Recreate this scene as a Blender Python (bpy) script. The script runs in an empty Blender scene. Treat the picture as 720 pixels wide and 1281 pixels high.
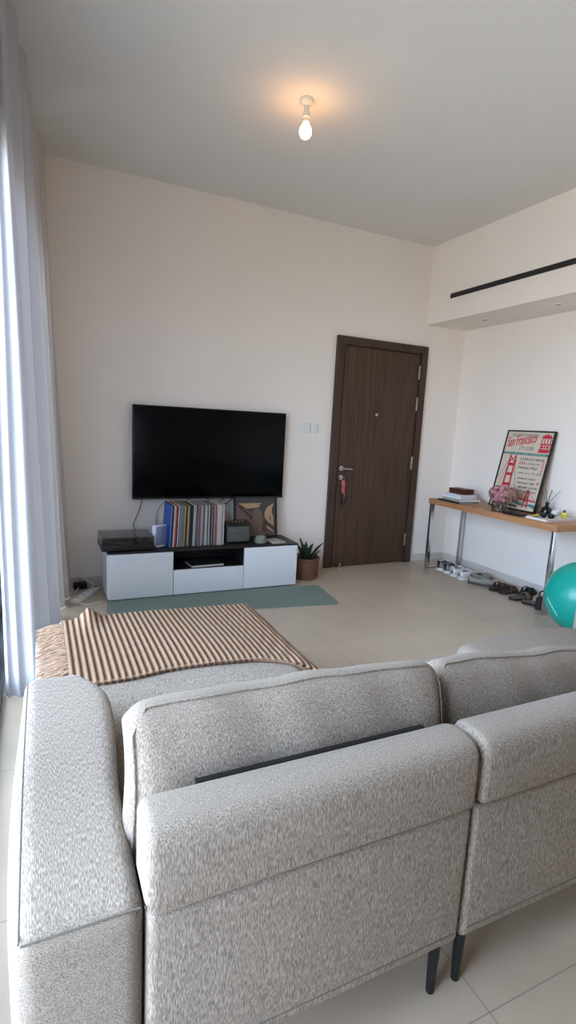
import bpy, bmesh, math, random
from mathutils import Vector, Matrix
random.seed(7)
PI = math.pi
scene = bpy.context.scene
COL = scene.collection

# ------------------------------------------------------------------ helpers
def lin(c):
    return tuple(((v/255)/12.92 if v/255 <= .04045 else ((v/255+.055)/1.055)**2.4) for v in c)

class MB:
    """collects vertices and faces for ONE mesh"""
    def __init__(s): s.v = []; s.f = []; s.mi = []
    def add(s, v, f, mi=0):
        n = len(s.v); s.v += [tuple(p) for p in v]; s.f += [tuple(i+n for i in q) for q in f]; s.mi += [mi]*len(f); return s
    def xform(s, M, start=0):
        for i in range(start, len(s.v)): s.v[i] = tuple(M @ Vector(s.v[i]))
        return s
    def box(s, x0, x1, y0, y1, z0, z1, mi=0):
        v = [(x, y, z) for z in (z0, z1) for y in (y0, y1) for x in (x0, x1)]
        return s.add(v, [(0,2,3,1),(4,5,7,6),(0,1,5,4),(2,6,7,3),(0,4,6,2),(1,3,7,5)], mi)
    def rbox(s, x0, x1, y0, y1, z0, z1, r=.01, k=3, n=(1,1,1), fn=None, mi=0):
        """box with round edges; n = inner subdivisions; fn bends each point"""
        c = ((x0+x1)/2, (y0+y1)/2, (z0+z1)/2); h = ((x1-x0)/2, (y1-y0)/2, (z1-z0)/2)
        r = min(r, *[q*.999 for q in h])
        ax = []
        for a in range(3):
            i = h[a]-r
            L = [-h[a]+r*(1-math.cos(t/k*PI/2)) if False else -h[a]+r*t/k for t in range(k)]
            L += [-i+2*i*t/n[a] for t in range(n[a]+1)]
            L += [h[a]-r+r*t/k for t in range(1, k+1)]
            ax.append(L)
        idx = {}; V = []; F = []
        def vid(i, j, l):
            key = (i, j, l)
            if key in idx: return idx[key]
            p = [ax[0][i], ax[1][j], ax[2][l]]
            q = [max(-(h[a]-r), min(h[a]-r, p[a])) for a in range(3)]
            d = [p[a]-q[a] for a in range(3)]
            # map the square corner onto the round one
            L = math.sqrt(sum(e*e for e in d)); m = max(abs(e) for e in d)
            if L > 1e-9: p = [q[a]+d[a]/L*r for a in range(3)]
            p = tuple(p[a]+c[a] for a in range(3))
            if fn: p = fn(*p)
            idx[key] = len(V); V.append(p); return idx[key]
        N = [len(a)-1 for a in ax]
        for i in range(N[0]):
            for j in range(N[1]):
                F.append((vid(i,j,0), vid(i,j+1,0), vid(i+1,j+1,0), vid(i+1,j,0)))
                F.append((vid(i,j,N[2]), vid(i+1,j,N[2]), vid(i+1,j+1,N[2]), vid(i,j+1,N[2])))
        for i in range(N[0]):
            for l in range(N[2]):
                F.append((vid(i,0,l), vid(i+1,0,l), vid(i+1,0,l+1), vid(i,0,l+1)))
                F.append((vid(i,N[1],l), vid(i,N[1],l+1), vid(i+1,N[1],l+1), vid(i+1,N[1],l)))
        for j in range(N[1]):
            for l in range(N[2]):
                F.append((vid(0,j,l), vid(0,j,l+1), vid(0,j+1,l+1), vid(0,j+1,l)))
                F.append((vid(N[0],j,l), vid(N[0],j+1,l), vid(N[0],j+1,l+1), vid(N[0],j,l+1)))
        return s.add(V, F, mi)
    def tube(s, pts, r, seg=10, closed=False, mi=0):
        pts = [Vector(p) for p in pts]; n = len(pts)
        rr = r if isinstance(r, (list, tuple)) else [r]*n
        V = []; F = []; up = None
        for i, p in enumerate(pts):
            if closed: t = pts[(i+1) % n]-pts[i-1]
            else: t = pts[min(i+1, n-1)]-pts[max(i-1, 0)]
            t.normalize()
            if up is None:
                up = Vector((0,0,1)) if abs(t.z) < .9 else Vector((1,0,0))
            a = t.cross(up).normalized(); b = a.cross(t).normalized(); up = b
            for k in range(seg):
                w = 2*PI*k/seg; V.append(p+(a*math.cos(w)+b*math.sin(w))*rr[i])
        m = n if closed else n-1
        for i in range(m):
            for k in range(seg):
                A = i*seg+k; B = i*seg+(k+1) % seg; i2 = (i+1) % n
                F.append((A, B, i2*seg+(k+1) % seg, i2*seg+k))
        if not closed:
            F.append(tuple(range(seg))[::-1]); F.append(tuple((n-1)*seg+k for k in range(seg)))
        return s.add(V, F, mi)
    def lathe(s, prof, cx=0, cy=0, cz=0, seg=32, mi=0):
        V = []; F = []; n = len(prof)
        for (r, z) in prof:
            for k in range(seg):
                w = 2*PI*k/seg; V.append((cx+r*math.cos(w), cy+r*math.sin(w), cz+z))
        for i in range(n-1):
            for k in range(seg):
                F.append((i*seg+k, i*seg+(k+1) % seg, (i+1)*seg+(k+1) % seg, (i+1)*seg+k))
        if prof[0][0] > 1e-6: F.append(tuple(range(seg))[::-1])
        if prof[-1][0] > 1e-6: F.append(tuple((n-1)*seg+k for k in range(seg)))
        return s.add(V, F, mi)
    def ball(s, c, r, seg=24, rings=14, sc=(1,1,1), mi=0):
        V = []; F = []
        for i in range(rings+1):
            t = PI*i/rings
            for k in range(seg):
                w = 2*PI*k/seg
                V.append((c[0]+r*sc[0]*math.sin(t)*math.cos(w), c[1]+r*sc[1]*math.sin(t)*math.sin(w), c[2]-r*sc[2]*math.cos(t)))
        for i in range(rings):
            for k in range(seg):
                F.append((i*seg+k, i*seg+(k+1) % seg, (i+1)*seg+(k+1) % seg, (i+1)*seg+k))
        return s.add(V, F, mi)
    def prism(s, poly, z0, z1, mi=0):
        """polygon in x,y extruded along z"""
        n = len(poly); V = [(x, y, z0) for x, y in poly]+[(x, y, z1) for x, y in poly]
        F = [tuple(range(n))[::-1], tuple(range(n, 2*n))]+[(i, (i+1) % n, n+(i+1) % n, n+i) for i in range(n)]
        return s.add(V, F, mi)
    def slab(s, poly, y0, y1, mi=0):
        """polygon in x,z, thickness along y (front at y0)"""
        n = len(poly); V = [(x, y0, z) for x, z in poly]+[(x, y1, z) for x, z in poly]
        F = [tuple(range(n)), tuple(range(n, 2*n))[::-1]]+[((i+1) % n, i, n+i, n+(i+1) % n) for i in range(n)]
        return s.add(V, F, mi)
    def text(s, body, x, z, size, y0, y1, width=None, shear=0, rot=0, mi=0):
        cu = bpy.data.curves.new('lettering', 'FONT'); cu.body = body; cu.size = size; cu.shear = shear; cu.resolution_u = 3
        ob = bpy.data.objects.new('lettering', cu); COL.objects.link(ob)
        bpy.context.view_layer.update()
        me = bpy.data.meshes.new_from_object(ob.evaluated_get(bpy.context.evaluated_depsgraph_get()))
        vs = [v.co.copy() for v in me.vertices]; fs = [tuple(p.vertices) for p in me.polygons]
        bpy.data.objects.remove(ob); bpy.data.curves.remove(cu); bpy.data.meshes.remove(me)
        if not vs: return s
        w = max(v.x for v in vs)-min(v.x for v in vs); x_ = min(v.x for v in vs)
        k = (width/w) if width else 1
        c, sn = math.cos(rot), math.sin(rot); out = []
        for v in vs:
            a, b = (v.x-x_)*k, v.y
            out.append((x+a*c-b*sn, y0, z+a*sn+b*c))
        return s.add(out, fs, mi)

def finish(me, smooth):
    bm = bmesh.new(); bm.from_mesh(me)
    bmesh.ops.recalc_face_normals(bm, faces=bm.faces); bm.to_mesh(me); bm.free()
    if smooth:
        for p in me.polygons: p.use_smooth = True
        try: me.set_sharp_from_angle(angle=math.radians(smooth))
        except Exception: pass

def obj(name, mb, m, parent=None, smooth=40, off=None, label=None, recalc=True):
    me = bpy.data.meshes.new(name)
    if off is None and parent is not None:
        o_ = parent.get('_off') if parent is not None else None
        off = Vector(o_) if o_ is not None else None
    v = mb.v if off is None else [tuple(Vector(p)-off) for p in mb.v]
    me.from_pydata(v, [], mb.f)
    ms = m if isinstance(m, (list, tuple)) else [m]
    for q in ms: me.materials.append(q)
    if len(ms) > 1:
        for i, p in enumerate(me.polygons): p.material_index = mb.mi[i]
    if recalc: finish(me, smooth)
    o = bpy.data.objects.new(name, me); COL.objects.link(o)
    if parent is not None:
        o.parent = parent
        if off is not None and parent.get('_off') is not None: OFFS.append(o); o['_off'] = list(off)
    if label: o['label'] = label
    return o
OFFS = []
def tag(o, label=None, cat=None, group=None, kind=None):
    if label: o['label'] = label
    if cat: o['category'] = cat
    if group: o['group'] = group
    if kind: o['kind'] = kind
    return o
def thing(name, label, cat, loc, rot=(0,0,0), group=None, world=False):
    """Empty at the base of a thing; world=True: its parts are written in room coordinates"""
    o = bpy.data.objects.new(name, None); COL.objects.link(o)
    o.location = loc; o.rotation_euler = rot; o.empty_display_size = .05
    tag(o, label, cat, group)
    if world: o['_off'] = list(loc); OFFS.append(o)
    return o
def single(name, mb, m, label, cat, loc=(0,0,0), rot=(0,0,0), group=None, smooth=40, world=False):
    o = obj(name, mb, m, None, smooth, off=Vector(loc) if world else None)
    o.location = loc; o.rotation_euler = rot
    return tag(o, label, cat, group)
def struct(name, mb, m, label=None, cat=None, smooth=None):
    o = obj(name, mb, m, None, smooth); o['kind'] = 'structure'
    return tag(o, label, cat)

# ------------------------------------------------------------------ materials
def mat(name, rgb, rough=.5, metal=0, var=.04, vscale=8, bump=0, bscale=200, spec=.5, coat=0, stretch=(1,1,1)):
    m = bpy.data.materials.new(name); m.use_nodes = True; nt = m.node_tree; N = nt.nodes; L = nt.links
    b = N['Principled BSDF']
    b.inputs['Roughness'].default_value = rough; b.inputs['Metallic'].default_value = metal
    b.inputs['Specular IOR Level'].default_value = spec; b.inputs['Coat Weight'].default_value = coat
    tc = N.new('ShaderNodeTexCoord'); mp = N.new('ShaderNodeMapping'); mp.inputs['Scale'].default_value = stretch
    L.new(tc.outputs['Object'], mp.inputs['Vector'])
    nz = N.new('ShaderNodeTexNoise'); nz.inputs['Scale'].default_value = vscale; nz.inputs['Detail'].default_value = 4
    L.new(mp.outputs['Vector'], nz.inputs['Vector'])
    cr = N.new('ShaderNodeValToRGB'); c = lin(rgb)
    cr.color_ramp.elements[0].position = .3; cr.color_ramp.elements[1].position = .7
    cr.color_ramp.elements[0].color = (*[max(0, v*(1-var)) for v in c], 1)
    cr.color_ramp.elements[1].color = (*[min(1, v*(1+var)) for v in c], 1)
    L.new(nz.outputs['Fac'], cr.inputs['Fac']); L.new(cr.outputs['Color'], b.inputs['Base Color'])
    if bump:
        n2 = N.new('ShaderNodeTexNoise'); n2.inputs['Scale'].default_value = bscale; n2.inputs['Detail'].default_value = 3
        L.new(mp.outputs['Vector'], n2.inputs['Vector'])
        bp = N.new('ShaderNodeBump'); bp.inputs['Strength'].default_value = bump; bp.inputs['Distance'].default_value = .002
        L.new(n2.outputs['Fac'], bp.inputs['Height']); L.new(bp.outputs['Normal'], b.inputs['Normal'])
    return m
def chenille(name, scale):
    """woven light grey-beige fabric with streaks along the long axis of `scale`"""
    m = bpy.data.materials.new(name); m.use_nodes = True; nt = m.node_tree; N = nt.nodes; L = nt.links
    b = N['Principled BSDF']; b.inputs['Roughness'].default_value = .95; b.inputs['Specular IOR Level'].default_value = .15
    b.inputs['Sheen Weight'].default_value = .06; b.inputs['Sheen Roughness'].default_value = .5
    tc = N.new('ShaderNodeTexCoord'); mp = N.new('ShaderNodeMapping'); mp.inputs['Scale'].default_value = scale
    L.new(tc.outputs['Object'], mp.inputs['Vector'])
    a = N.new('ShaderNodeTexNoise'); a.inputs['Scale'].default_value = 1; a.inputs['Detail'].default_value = 2; a.inputs['Roughness'].default_value = .5
    L.new(mp.outputs['Vector'], a.inputs['Vector'])
    big = N.new('ShaderNodeTexNoise'); big.inputs['Scale'].default_value = 6; L.new(tc.outputs['Object'], big.inputs['Vector'])
    cr = N.new('ShaderNodeValToRGB'); e = cr.color_ramp.elements
    e[0].position = .34; e[0].color = (*lin((112,101,91)), 1); e[1].position = .68; e[1].color = (*lin((174,161,147)), 1)
    q = e.new(.5); q.color = (*lin((142,130,118)), 1)
    L.new(a.outputs['Fac'], cr.inputs['Fac'])
    mx = N.new('ShaderNodeMix'); mx.data_type = 'RGBA'; mx.blend_type = 'MULTIPLY'; mx.inputs['Factor'].default_value = .12
    L.new(cr.outputs['Color'], mx.inputs['A']); L.new(big.outputs['Color'], mx.inputs['B'])
    L.new(cr.outputs['Color'], b.inputs['Base Color'])
    bp = N.new('ShaderNodeBump'); bp.inputs['Strength'].default_value = .32; bp.inputs['Distance'].default_value = .002
    L.new(a.outputs['Fac'], bp.inputs['Height']); L.new(bp.outputs['Normal'], b.inputs['Normal'])
    return m
def glassy(name, tint=(1,1,1), gloss=.08, rough=.02):
    m = bpy.data.materials.new(name); m.use_nodes = True; nt = m.node_tree; N = nt.nodes; L = nt.links
    N.remove(N['Principled BSDF']); out = N['Material Output']
    t = N.new('ShaderNodeBsdfTransparent'); t.inputs['Color'].default_value = (*tint, 1)
    g = N.new('ShaderNodeBsdfGlossy'); g.inputs['Roughness'].default_value = rough
    lw = N.new('ShaderNodeLayerWeight'); lw.inputs['Blend'].default_value = .25
    mu = N.new('ShaderNodeMath'); mu.operation = 'MULTIPLY_ADD'; mu.inputs[1].default_value = .5; mu.inputs[2].default_value = gloss
    L.new(lw.outputs['Fresnel'], mu.inputs[0])
    mx = N.new('ShaderNodeMixShader'); L.new(mu.outputs[0], mx.inputs[0]); L.new(t.outputs[0], mx.inputs[1]); L.new(g.outputs[0], mx.inputs[2])
    L.new(mx.outputs[0], out.inputs['Surface'])
    return m
def cloth(name, rgb, trans=.45, sheer=0):
    m = bpy.data.materials.new(name); m.use_nodes = True; nt = m.node_tree; N = nt.nodes; L = nt.links
    N.remove(N['Principled BSDF']); out = N['Material Output']; c = lin(rgb)
    d = N.new('ShaderNodeBsdfDiffuse'); t = N.new('ShaderNodeBsdfTranslucent')
    tc = N.new('ShaderNodeTexCoord'); nz = N.new('ShaderNodeTexNoise'); nz.inputs['Scale'].default_value = 120
    L.new(tc.outputs['Object'], nz.inputs['Vector'])
    cr = N.new('ShaderNodeValToRGB'); cr.color_ramp.elements[0].color = (*[v*.95 for v in c], 1); cr.color_ramp.elements[1].color = (*[min(1, v*1.03) for v in c], 1)
    L.new(nz.outputs['Fac'], cr.inputs['Fac']); L.new(cr.outputs['Color'], d.inputs['Color']); L.new(cr.outputs['Color'], t.inputs['Color'])
    mx = N.new('ShaderNodeMixShader'); mx.inputs[0].default_value = trans
    L.new(d.outputs[0], mx.inputs[1]); L.new(t.outputs[0], mx.inputs[2]); L.new(mx.outputs[0], out.inputs['Surface'])
    return m
def emit(name, rgb, s):
    m = bpy.data.materials.new(name); m.use_nodes = True; nt = m.node_tree; N = nt.nodes
    b = N['Principled BSDF']; b.inputs['Base Color'].default_value = (*lin(rgb), 1)
    b.inputs['Emission Color'].default_value = (*lin(rgb), 1); b.inputs['Emission Strength'].default_value = s
    return m
def tile_mat():
    m = bpy.data.materials.new('floor_tiles'); m.use_nodes = True; nt = m.node_tree; N = nt.nodes; L = nt.links
    b = N['Principled BSDF']; b.inputs['Roughness'].default_value = .38; b.inputs['Specular IOR Level'].default_value = .45
    tc = N.new('ShaderNodeTexCoord'); sx = N.new('ShaderNodeSeparateXYZ'); L.new(tc.outputs['Object'], sx.inputs[0])
    def line(sock, off, period):
        a = N.new('ShaderNodeMath'); a.operation = 'SUBTRACT'; a.inputs[1].default_value = off-period*10; L.new(sock, a.inputs[0])
        w = N.new('ShaderNodeMath'); w.operation = 'WRAP'; w.inputs[1].default_value = period/2; w.inputs[2].default_value = -period/2; L.new(a.outputs[0], w.inputs[0])
        c = N.new('ShaderNodeMath'); c.operation = 'ABSOLUTE'; L.new(w.outputs[0], c.inputs[0])
        d = N.new('ShaderNodeMath'); d.operation = 'LESS_THAN'; d.inputs[1].default_value = .0018; L.new(c.outputs[0], d.inputs[0]); return d.outputs[0]
    g1 = line(sx.outputs[0], 1.103, .8); g2 = line(sx.outputs[1], .846, .8)
    mxn = N.new('ShaderNodeMath'); mxn.operation = 'MAXIMUM'; L.new(g1, mxn.inputs[0]); L.new(g2, mxn.inputs[1])
    nz = N.new('ShaderNodeTexNoise'); nz.inputs['Scale'].default_value = 3; nz.inputs['Detail'].default_value = 6; L.new(tc.outputs['Object'], nz.inputs['Vector'])
    cr = N.new('ShaderNodeValToRGB'); cr.color_ramp.elements[0].position = .3; cr.color_ramp.elements[1].position = .7
    cr.color_ramp.elements[0].color = (*lin((182,165,145)), 1); cr.color_ramp.elements[1].color = (*lin((192,175,155)), 1)
    L.new(nz.outputs['Fac'], cr.inputs['Fac'])
    mx = N.new('ShaderNodeMix'); mx.data_type = 'RGBA'; L.new(mxn.outputs[0], mx.inputs['Factor'])
    L.new(cr.outputs['Color'], mx.inputs['A']); mx.inputs['B'].default_value = (*lin((146,136,123)), 1)
    L.new(mx.outputs['Result'], b.inputs['Base Color'])
    return m
def wood(name, c0, c1, axis='Z', dens=40, rough=.45):
    m = bpy.data.materials.new(name); m.use_nodes = True; nt = m.node_tree; N = nt.nodes; L = nt.links
    b = N['Principled BSDF']; b.inputs['Roughness'].default_value = rough; b.inputs['Specular IOR Level'].default_value = .35
    tc = N.new('ShaderNodeTexCoord'); mp = N.new('ShaderNodeMapping')
    s = [dens]*3; s['XYZ'.index(axis)] = dens*.035; mp.inputs['Scale'].default_value = s
    L.new(tc.outputs['Object'], mp.inputs['Vector'])
    a = N.new('ShaderNodeTexNoise'); a.inputs['Scale'].default_value = 1; a.inputs['Detail'].default_value = 5; a.inputs['Distortion'].default_value = .4
    L.new(mp.outputs['Vector'], a.inputs['Vector'])
    cr = N.new('ShaderNodeValToRGB'); e = cr.color_ramp.elements
    e[0].position = .32; e[0].color = (*lin(c0), 1); e[1].position = .68; e[1].color = (*lin(c1), 1)
    L.new(a.outputs['Fac'], cr.inputs['Fac']); L.new(cr.outputs['Color'], b.inputs['Base Color'])
    return m
def rib_mat(name, period, x0):
    """two-tone knit: pale ribs, brown yarn between them"""
    m = bpy.data.materials.new(name); m.use_nodes = True; nt = m.node_tree; N = nt.nodes; L = nt.links
    b = N['Principled BSDF']; b.inputs['Roughness'].default_value = .95; b.inputs['Specular IOR Level'].default_value = .1
    uv = N.new('ShaderNodeUVMap'); sx = N.new('ShaderNodeSeparateXYZ'); L.new(uv.outputs[0], sx.inputs[0])
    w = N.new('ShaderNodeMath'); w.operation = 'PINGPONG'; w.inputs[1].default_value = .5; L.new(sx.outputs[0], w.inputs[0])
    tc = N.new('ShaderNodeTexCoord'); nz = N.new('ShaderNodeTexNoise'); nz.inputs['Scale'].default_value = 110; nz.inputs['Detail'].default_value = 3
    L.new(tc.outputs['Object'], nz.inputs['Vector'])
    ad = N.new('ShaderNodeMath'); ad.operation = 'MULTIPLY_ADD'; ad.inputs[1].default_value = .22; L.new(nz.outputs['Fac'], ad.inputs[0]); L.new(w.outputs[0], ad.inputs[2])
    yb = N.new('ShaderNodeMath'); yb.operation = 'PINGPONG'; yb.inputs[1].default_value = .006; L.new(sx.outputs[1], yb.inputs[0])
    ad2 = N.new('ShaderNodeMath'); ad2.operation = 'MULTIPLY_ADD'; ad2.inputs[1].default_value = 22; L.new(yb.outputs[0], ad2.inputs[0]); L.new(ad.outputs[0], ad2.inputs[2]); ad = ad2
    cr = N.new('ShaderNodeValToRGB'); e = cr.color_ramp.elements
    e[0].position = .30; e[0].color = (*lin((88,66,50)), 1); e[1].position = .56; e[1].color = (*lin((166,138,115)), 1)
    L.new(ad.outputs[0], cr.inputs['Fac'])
    L.new(cr.outputs['Color'], b.inputs['Base Color'])
    bp = N.new('ShaderNodeBump'); bp.inputs['Strength'].default_value = .7; bp.inputs['Distance'].default_value = .004
    L.new(nz.outputs['Fac'], bp.inputs['Height']); L.new(bp.outputs['Normal'], b.inputs['Normal'])
    return m

M = {}
M['wall'] = mat('white_wall_paint', (240,232,224), .9, var=.008, vscale=3, spec=.2)
M['ceil'] = mat('ceiling_paint', (228,225,220), .95, var=.008, vscale=3, spec=.15)
M['tile'] = tile_mat()
M['skirt'] = mat('skirting_tile', (208,202,195), .4, var=.03)
M['doorwood'] = wood('dark_walnut_veneer', (64,45,35), (88,65,51), 'Z', 42, .5)
M['archwood'] = wood('dark_walnut_frame', (62,45,36), (80,60,48), 'Z', 55, .5)
M['tablewood'] = wood('honey_oak', (164,114,76), (184,134,94), 'Y', 45, .4)
M['steel'] = mat('brushed_steel', (190,186,180), .3, 1, .05, 60)
M['hinge'] = mat('satin_hinge_metal', (150,138,122), .4, .9, .05, 60)
M['chrome'] = mat('chrome', (205,208,212), .12, 1, .02)
M['blackmetal'] = mat('black_metal', (22,22,23), .45, .2, .05)
M['black'] = mat('black_plastic', (18,18,20), .4, 0, .05)
M['blackmatt'] = mat('black_brown_laminate', (30,28,28), .5, 0, .1, 30)
M['screen'] = mat('dark_screen_glass', (4,4,7), .22, 0, .05, spec=.12)
M['whitegloss'] = mat('white_lacquer', (226,228,232), .3, 0, .01)
M['white'] = mat('white_plastic', (228,228,226), .4, 0, .015)
M['bakelite'] = mat('cream_bakelite', (232,226,212), .4, 0, .02)
M['alu'] = mat('anthracite_aluminium', (62,64,67), .45, .6, .04)
M['glass'] = glassy('window_glass', (.96,.97,.97), .03)
M['acrylic'] = glassy('smoky_clear_acrylic', (.80,.80,.82), .10)
M['vaseglass'] = glassy('clear_vase_glass', (.86,.88,.88), .10)
M['curtain'] = cloth('white_curtain_cloth', (184,182,186), .10)
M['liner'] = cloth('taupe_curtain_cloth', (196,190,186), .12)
M['fabZ'] = chenille('chenille_upright', (500,500,72))
M['fabY'] = chenille('chenille_along_depth', (500,72,500))
M['fabX'] = chenille('chenille_fine', (500,500,95))
M['seam'] = mat('seam_thread', (104,97,88), .9, 0, .05)
M['mat'] = mat('sage_rubber', (116,129,120), .85, 0, .03, 40, .2, 500)
M['ball'] = mat('teal_vinyl', (0,158,142), .32, 0, .02, coat=.1)
M['paper'] = mat('cream_paper', (206,192,174), .7, 0, .015)
M['red'] = mat('crimson_ink', (196,48,66), .7, 0, .05)
M['ink'] = mat('black_ink', (52,46,46), .7, 0, .05)
M['greyink'] = mat('grey_ink', (120,114,110), .7, 0, .05)
M['teal'] = mat('teal_ink', (44,128,122), .7, 0, .05)
M['cableink'] = mat('tan_ink', (150,120,104), .7, 0, .05)
M['basket'] = mat('woven_seagrass', (112,78,54), .85, 0, .22, 60, .6, 90, stretch=(1,1,3))
M['leaf'] = mat('dark_green_leaf', (38,52,40), .5, 0, .25, 14)
M['soil'] = mat('dark_soil', (48,38,30), .95, 0, .2, 60)
M['fringe'] = mat('pinkish_tan_yarn', (168,138,114), .95, 0, .12, 60)
RIB = .0285
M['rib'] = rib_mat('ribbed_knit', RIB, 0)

# ------------------------------------------------------------------ room
XL, XR, YB, YF, ZC = -.235, 4.68, 5.149, -3.0, 3.663
struct('floor', MB().box(XL-.15, XR+.15, YF-.15, YB+.15, -.12, 0), M['tile'])
struct('ceiling', MB().box(XL-.15, XR+.15, YF-.15, YB+.15, ZC, ZC+.12), M['ceil'])
struct('wall_back', MB().box(XL-.15, XR+.15, YB, YB+.15, 0, ZC), M['wall'])
struct('wall_right', MB().box(XR, XR+.15, YF, YB, 0, ZC), M['wall'])
struct('wall_front', MB().box(XL-.15, XR+.15, YF-.15, YF, 0, ZC), M['wall'])
WY0, WY1, WZ1 = .15, 4.86, 3.0
w = MB(); w.box(XL-.15, XL, YF, WY0, 0, ZC); w.box(XL-.15, XL, WY1, YB, 0, ZC); w.box(XL-.15, XL, WY0, WY1, WZ1, ZC)
struct('wall_left', w, M['wall'])
# the boxed-out beam over the console side, with slot vent and downlights
struct('trim_1', MB().box(4.097, XR, YF, YB, 2.815, ZC), M['wall'], 'white boxed-out ceiling beam along the right wall')
b = MB(); b.box(XL, 2.912, YB-.012, YB, 0, .085); b.box(4.127, XR, YB-.012, YB, 0, .085)
struct('baseboard_back', b, M['skirt'])
struct('baseboard_right', MB().box(XR-.012, XR, YF, YB-.012, 0, .085), M['skirt'])
struct('trim_2', MB().box(XL-2.2, XL-.16, YF-1, YB+1, -.2, -.03), mat('balcony_tile', (190,186,178), .7), 'pale balcony floor outside the window')

# window: dark aluminium sliding frames with glass
win = MB()
fx0, fx1 = XL-.10, XL+.018
win.box(fx0, fx1, WY0, WY1, 0, .06); win.box(fx0, fx1, WY0, WY1, WZ1-.09, WZ1)
win.box(fx0, fx1, WY0, WY0+.06, .06, WZ1-.09); win.box(fx0, fx1, WY1-.06, WY1, .06, WZ1-.09)
W = obj('window_1', win, M['alu'], None, None); tag(W, None, None, None, 'structure')
edges = [WY0+.06, 1.36, 2.56, 3.76, WY1-.06]
for i in range(4):
    a, c = edges[i], edges[i+1]; x = XL-.075 if i % 2 else XL-.045
    s = MB()
    s.box(x-.015, x+.015, a, a+.055, .06, WZ1-.09); s.box(x-.015, x+.015, c-.055, c, .06, WZ1-.09)
    s.box(x-.015, x+.015, a+.055, c-.055, .06, .13); s.box(x-.015, x+.015, a+.055, c-.055, WZ1-.16, WZ1-.09)
    sf = obj('sash', s, M['alu'], W, None)
    obj('pane', MB().box(x-.004, x+.004, a+.055, c-.055, .13, WZ1-.16), M['glass'], sf, None)
struct('trim_3', MB().box(XL, XL+.012, WY0, WY1, WZ1-.03, WZ1+.05), M['alu'], 'dark aluminium strip above the window')

# ------------------------------------------------------------------ front door
D = MB()
D.box(2.915, 3.0, YB-.04, YB, 0, 2.568); D.box(4.04, 4.124, YB-.04, YB, 0, 2.568); D.box(3.0, 4.04, YB-.04, YB, 2.485, 2.568)
door = obj('door_1', D, M['archwood'], None, None); tag(door, None, None, None, 'structure')
st = MB(); st.box(3.0, 3.018, YB-.022, YB, 0, 2.485); st.box(4.022, 4.04, YB-.022, YB, 0, 2.485); st.box(3.018, 4.022, YB-.022, YB, 2.467, 2.485)
obj('door_stop', st, mat('dark_door_seal', (34,20,16), .6), door, None)
leaf = obj('door_leaf', MB().rbox(3.018, 4.022, YB-.03, YB-.001, .008, 2.467, .004, 2), M['doorwood'], door, 30)
LY = YB-.03
for z in (2.27, 1.91, 1.22, .29):
    h = MB(); h.rbox(4.008, 4.032, LY-.014, LY+.002, z-.075, z+.075, .004, 2); h.tube([(4.02, LY-.012, z-.078), (4.02, LY-.012, z+.078)], .008, 10)
    obj('hinge', h, M['hinge'], door)
h = MB(); h.tube([(3.055, LY+.001, 1.145), (3.055, LY-.012, 1.145)], .027, 20); h.tube([(3.055, LY-.01, 1.145), (3.055, LY-.05, 1.145)], .010, 12)
h.tube([(3.052, LY-.05, 1.145), (3.09, LY-.054, 1.143), (3.175, LY-.05, 1.138)], [.011, .010, .008], 12)
obj('door_handle', h, M['steel'], door)
h = MB(); h.tube([(3.058, LY+.001, 1.045), (3.058, LY-.01, 1.045)], .025, 20); h.tube([(3.058, LY-.01, 1.045), (3.058, LY-.02, 1.045)], .012, 12)
obj('lock_cylinder', h, M['steel'], door)
h = MB(); h.tube([(3.474, LY+.001, 1.758), (3.474, LY-.006, 1.758)], .016, 16); h.tube([(3.474, LY-.006, 1.758), (3.474, LY-.009, 1.758)], .008, 12)
obj('peephole', h, M['steel'], door)
h = MB(); h.lathe([(.018, 0), (.018, .01), (.011, .015), (.011, .035), (.016, .038), (.016, .05), (.01, .056)], 3.105, LY-.03, 0, 16)
h.tube([(3.105, LY-.03, .03), (3.105, LY+.001, .03)], .006, 8)
obj('door_stopper', h, M['steel'], door)

# keys hanging from the lock
k = thing('key_bunch', 'bunch of keys with pink strap and black fob hanging in the door lock', 'keys', (3.058, LY-.03, 1.045))
q = MB(); q.tube([(0, .008, 0), (0, -.012, 0)], .004, 8); q.rbox(-.011, .011, -.034, -.012, -.004+.002, .004, .001, 1)
obj('key', q, M['steel'], k)
q = MB(); q.tube([(.018*math.sin(t*PI/10), -.028, -.016+.018*math.cos(t*PI/10)) for t in range(20)], .0022, 6, True)
obj('key_ring', q, M['steel'], k)
q = MB(); q.rbox(-.013, .012, -.034, -.027, -.085, -.03, .003, 2)
obj('door_key', q, M['steel'], k)
def bend(x, y, z): return (x+.05*(-z-.05)*.55+.004*math.sin(z*60), y, z)
q = MB(); q.rbox(-.012, .024, -.042, -.032, -.24, -.03, .004, 2, (1, 1, 8), bend)
obj('strap', q, mat('pink_strap', (190,92,98), .8), k)
q = MB(); q.rbox(-.028, .012, -.05, -.034, -.30, -.17, .012, 3)
obj('fob', q, M['black'], k)

# wall switches
def switch(x0, x1, label, group=None):
    t = thing('light_switch', label, 'switch', ((x0+x1)/2, YB, 1.523)); wd = x1-x0
    obj('faceplate', MB().rbox(-wd/2, wd/2, -.012, 0, 0, .105, .004, 2), M['white'], t)
    n = 2
    for i in range(n):
        a = -wd/2+.012+i*(wd-.024)/n
        obj('rocker', MB().rbox(a+.002, a+(wd-.024)/n-.002, -.016, -.011, .018, .087, .002, 2), M['white'], t)
switch(2.522, 2.655, 'wider white light switch plate right of the television, its left half of the pair')
switch(2.662, 2.748, 'narrower white switch plate, the one nearer the dark brown door')

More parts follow.
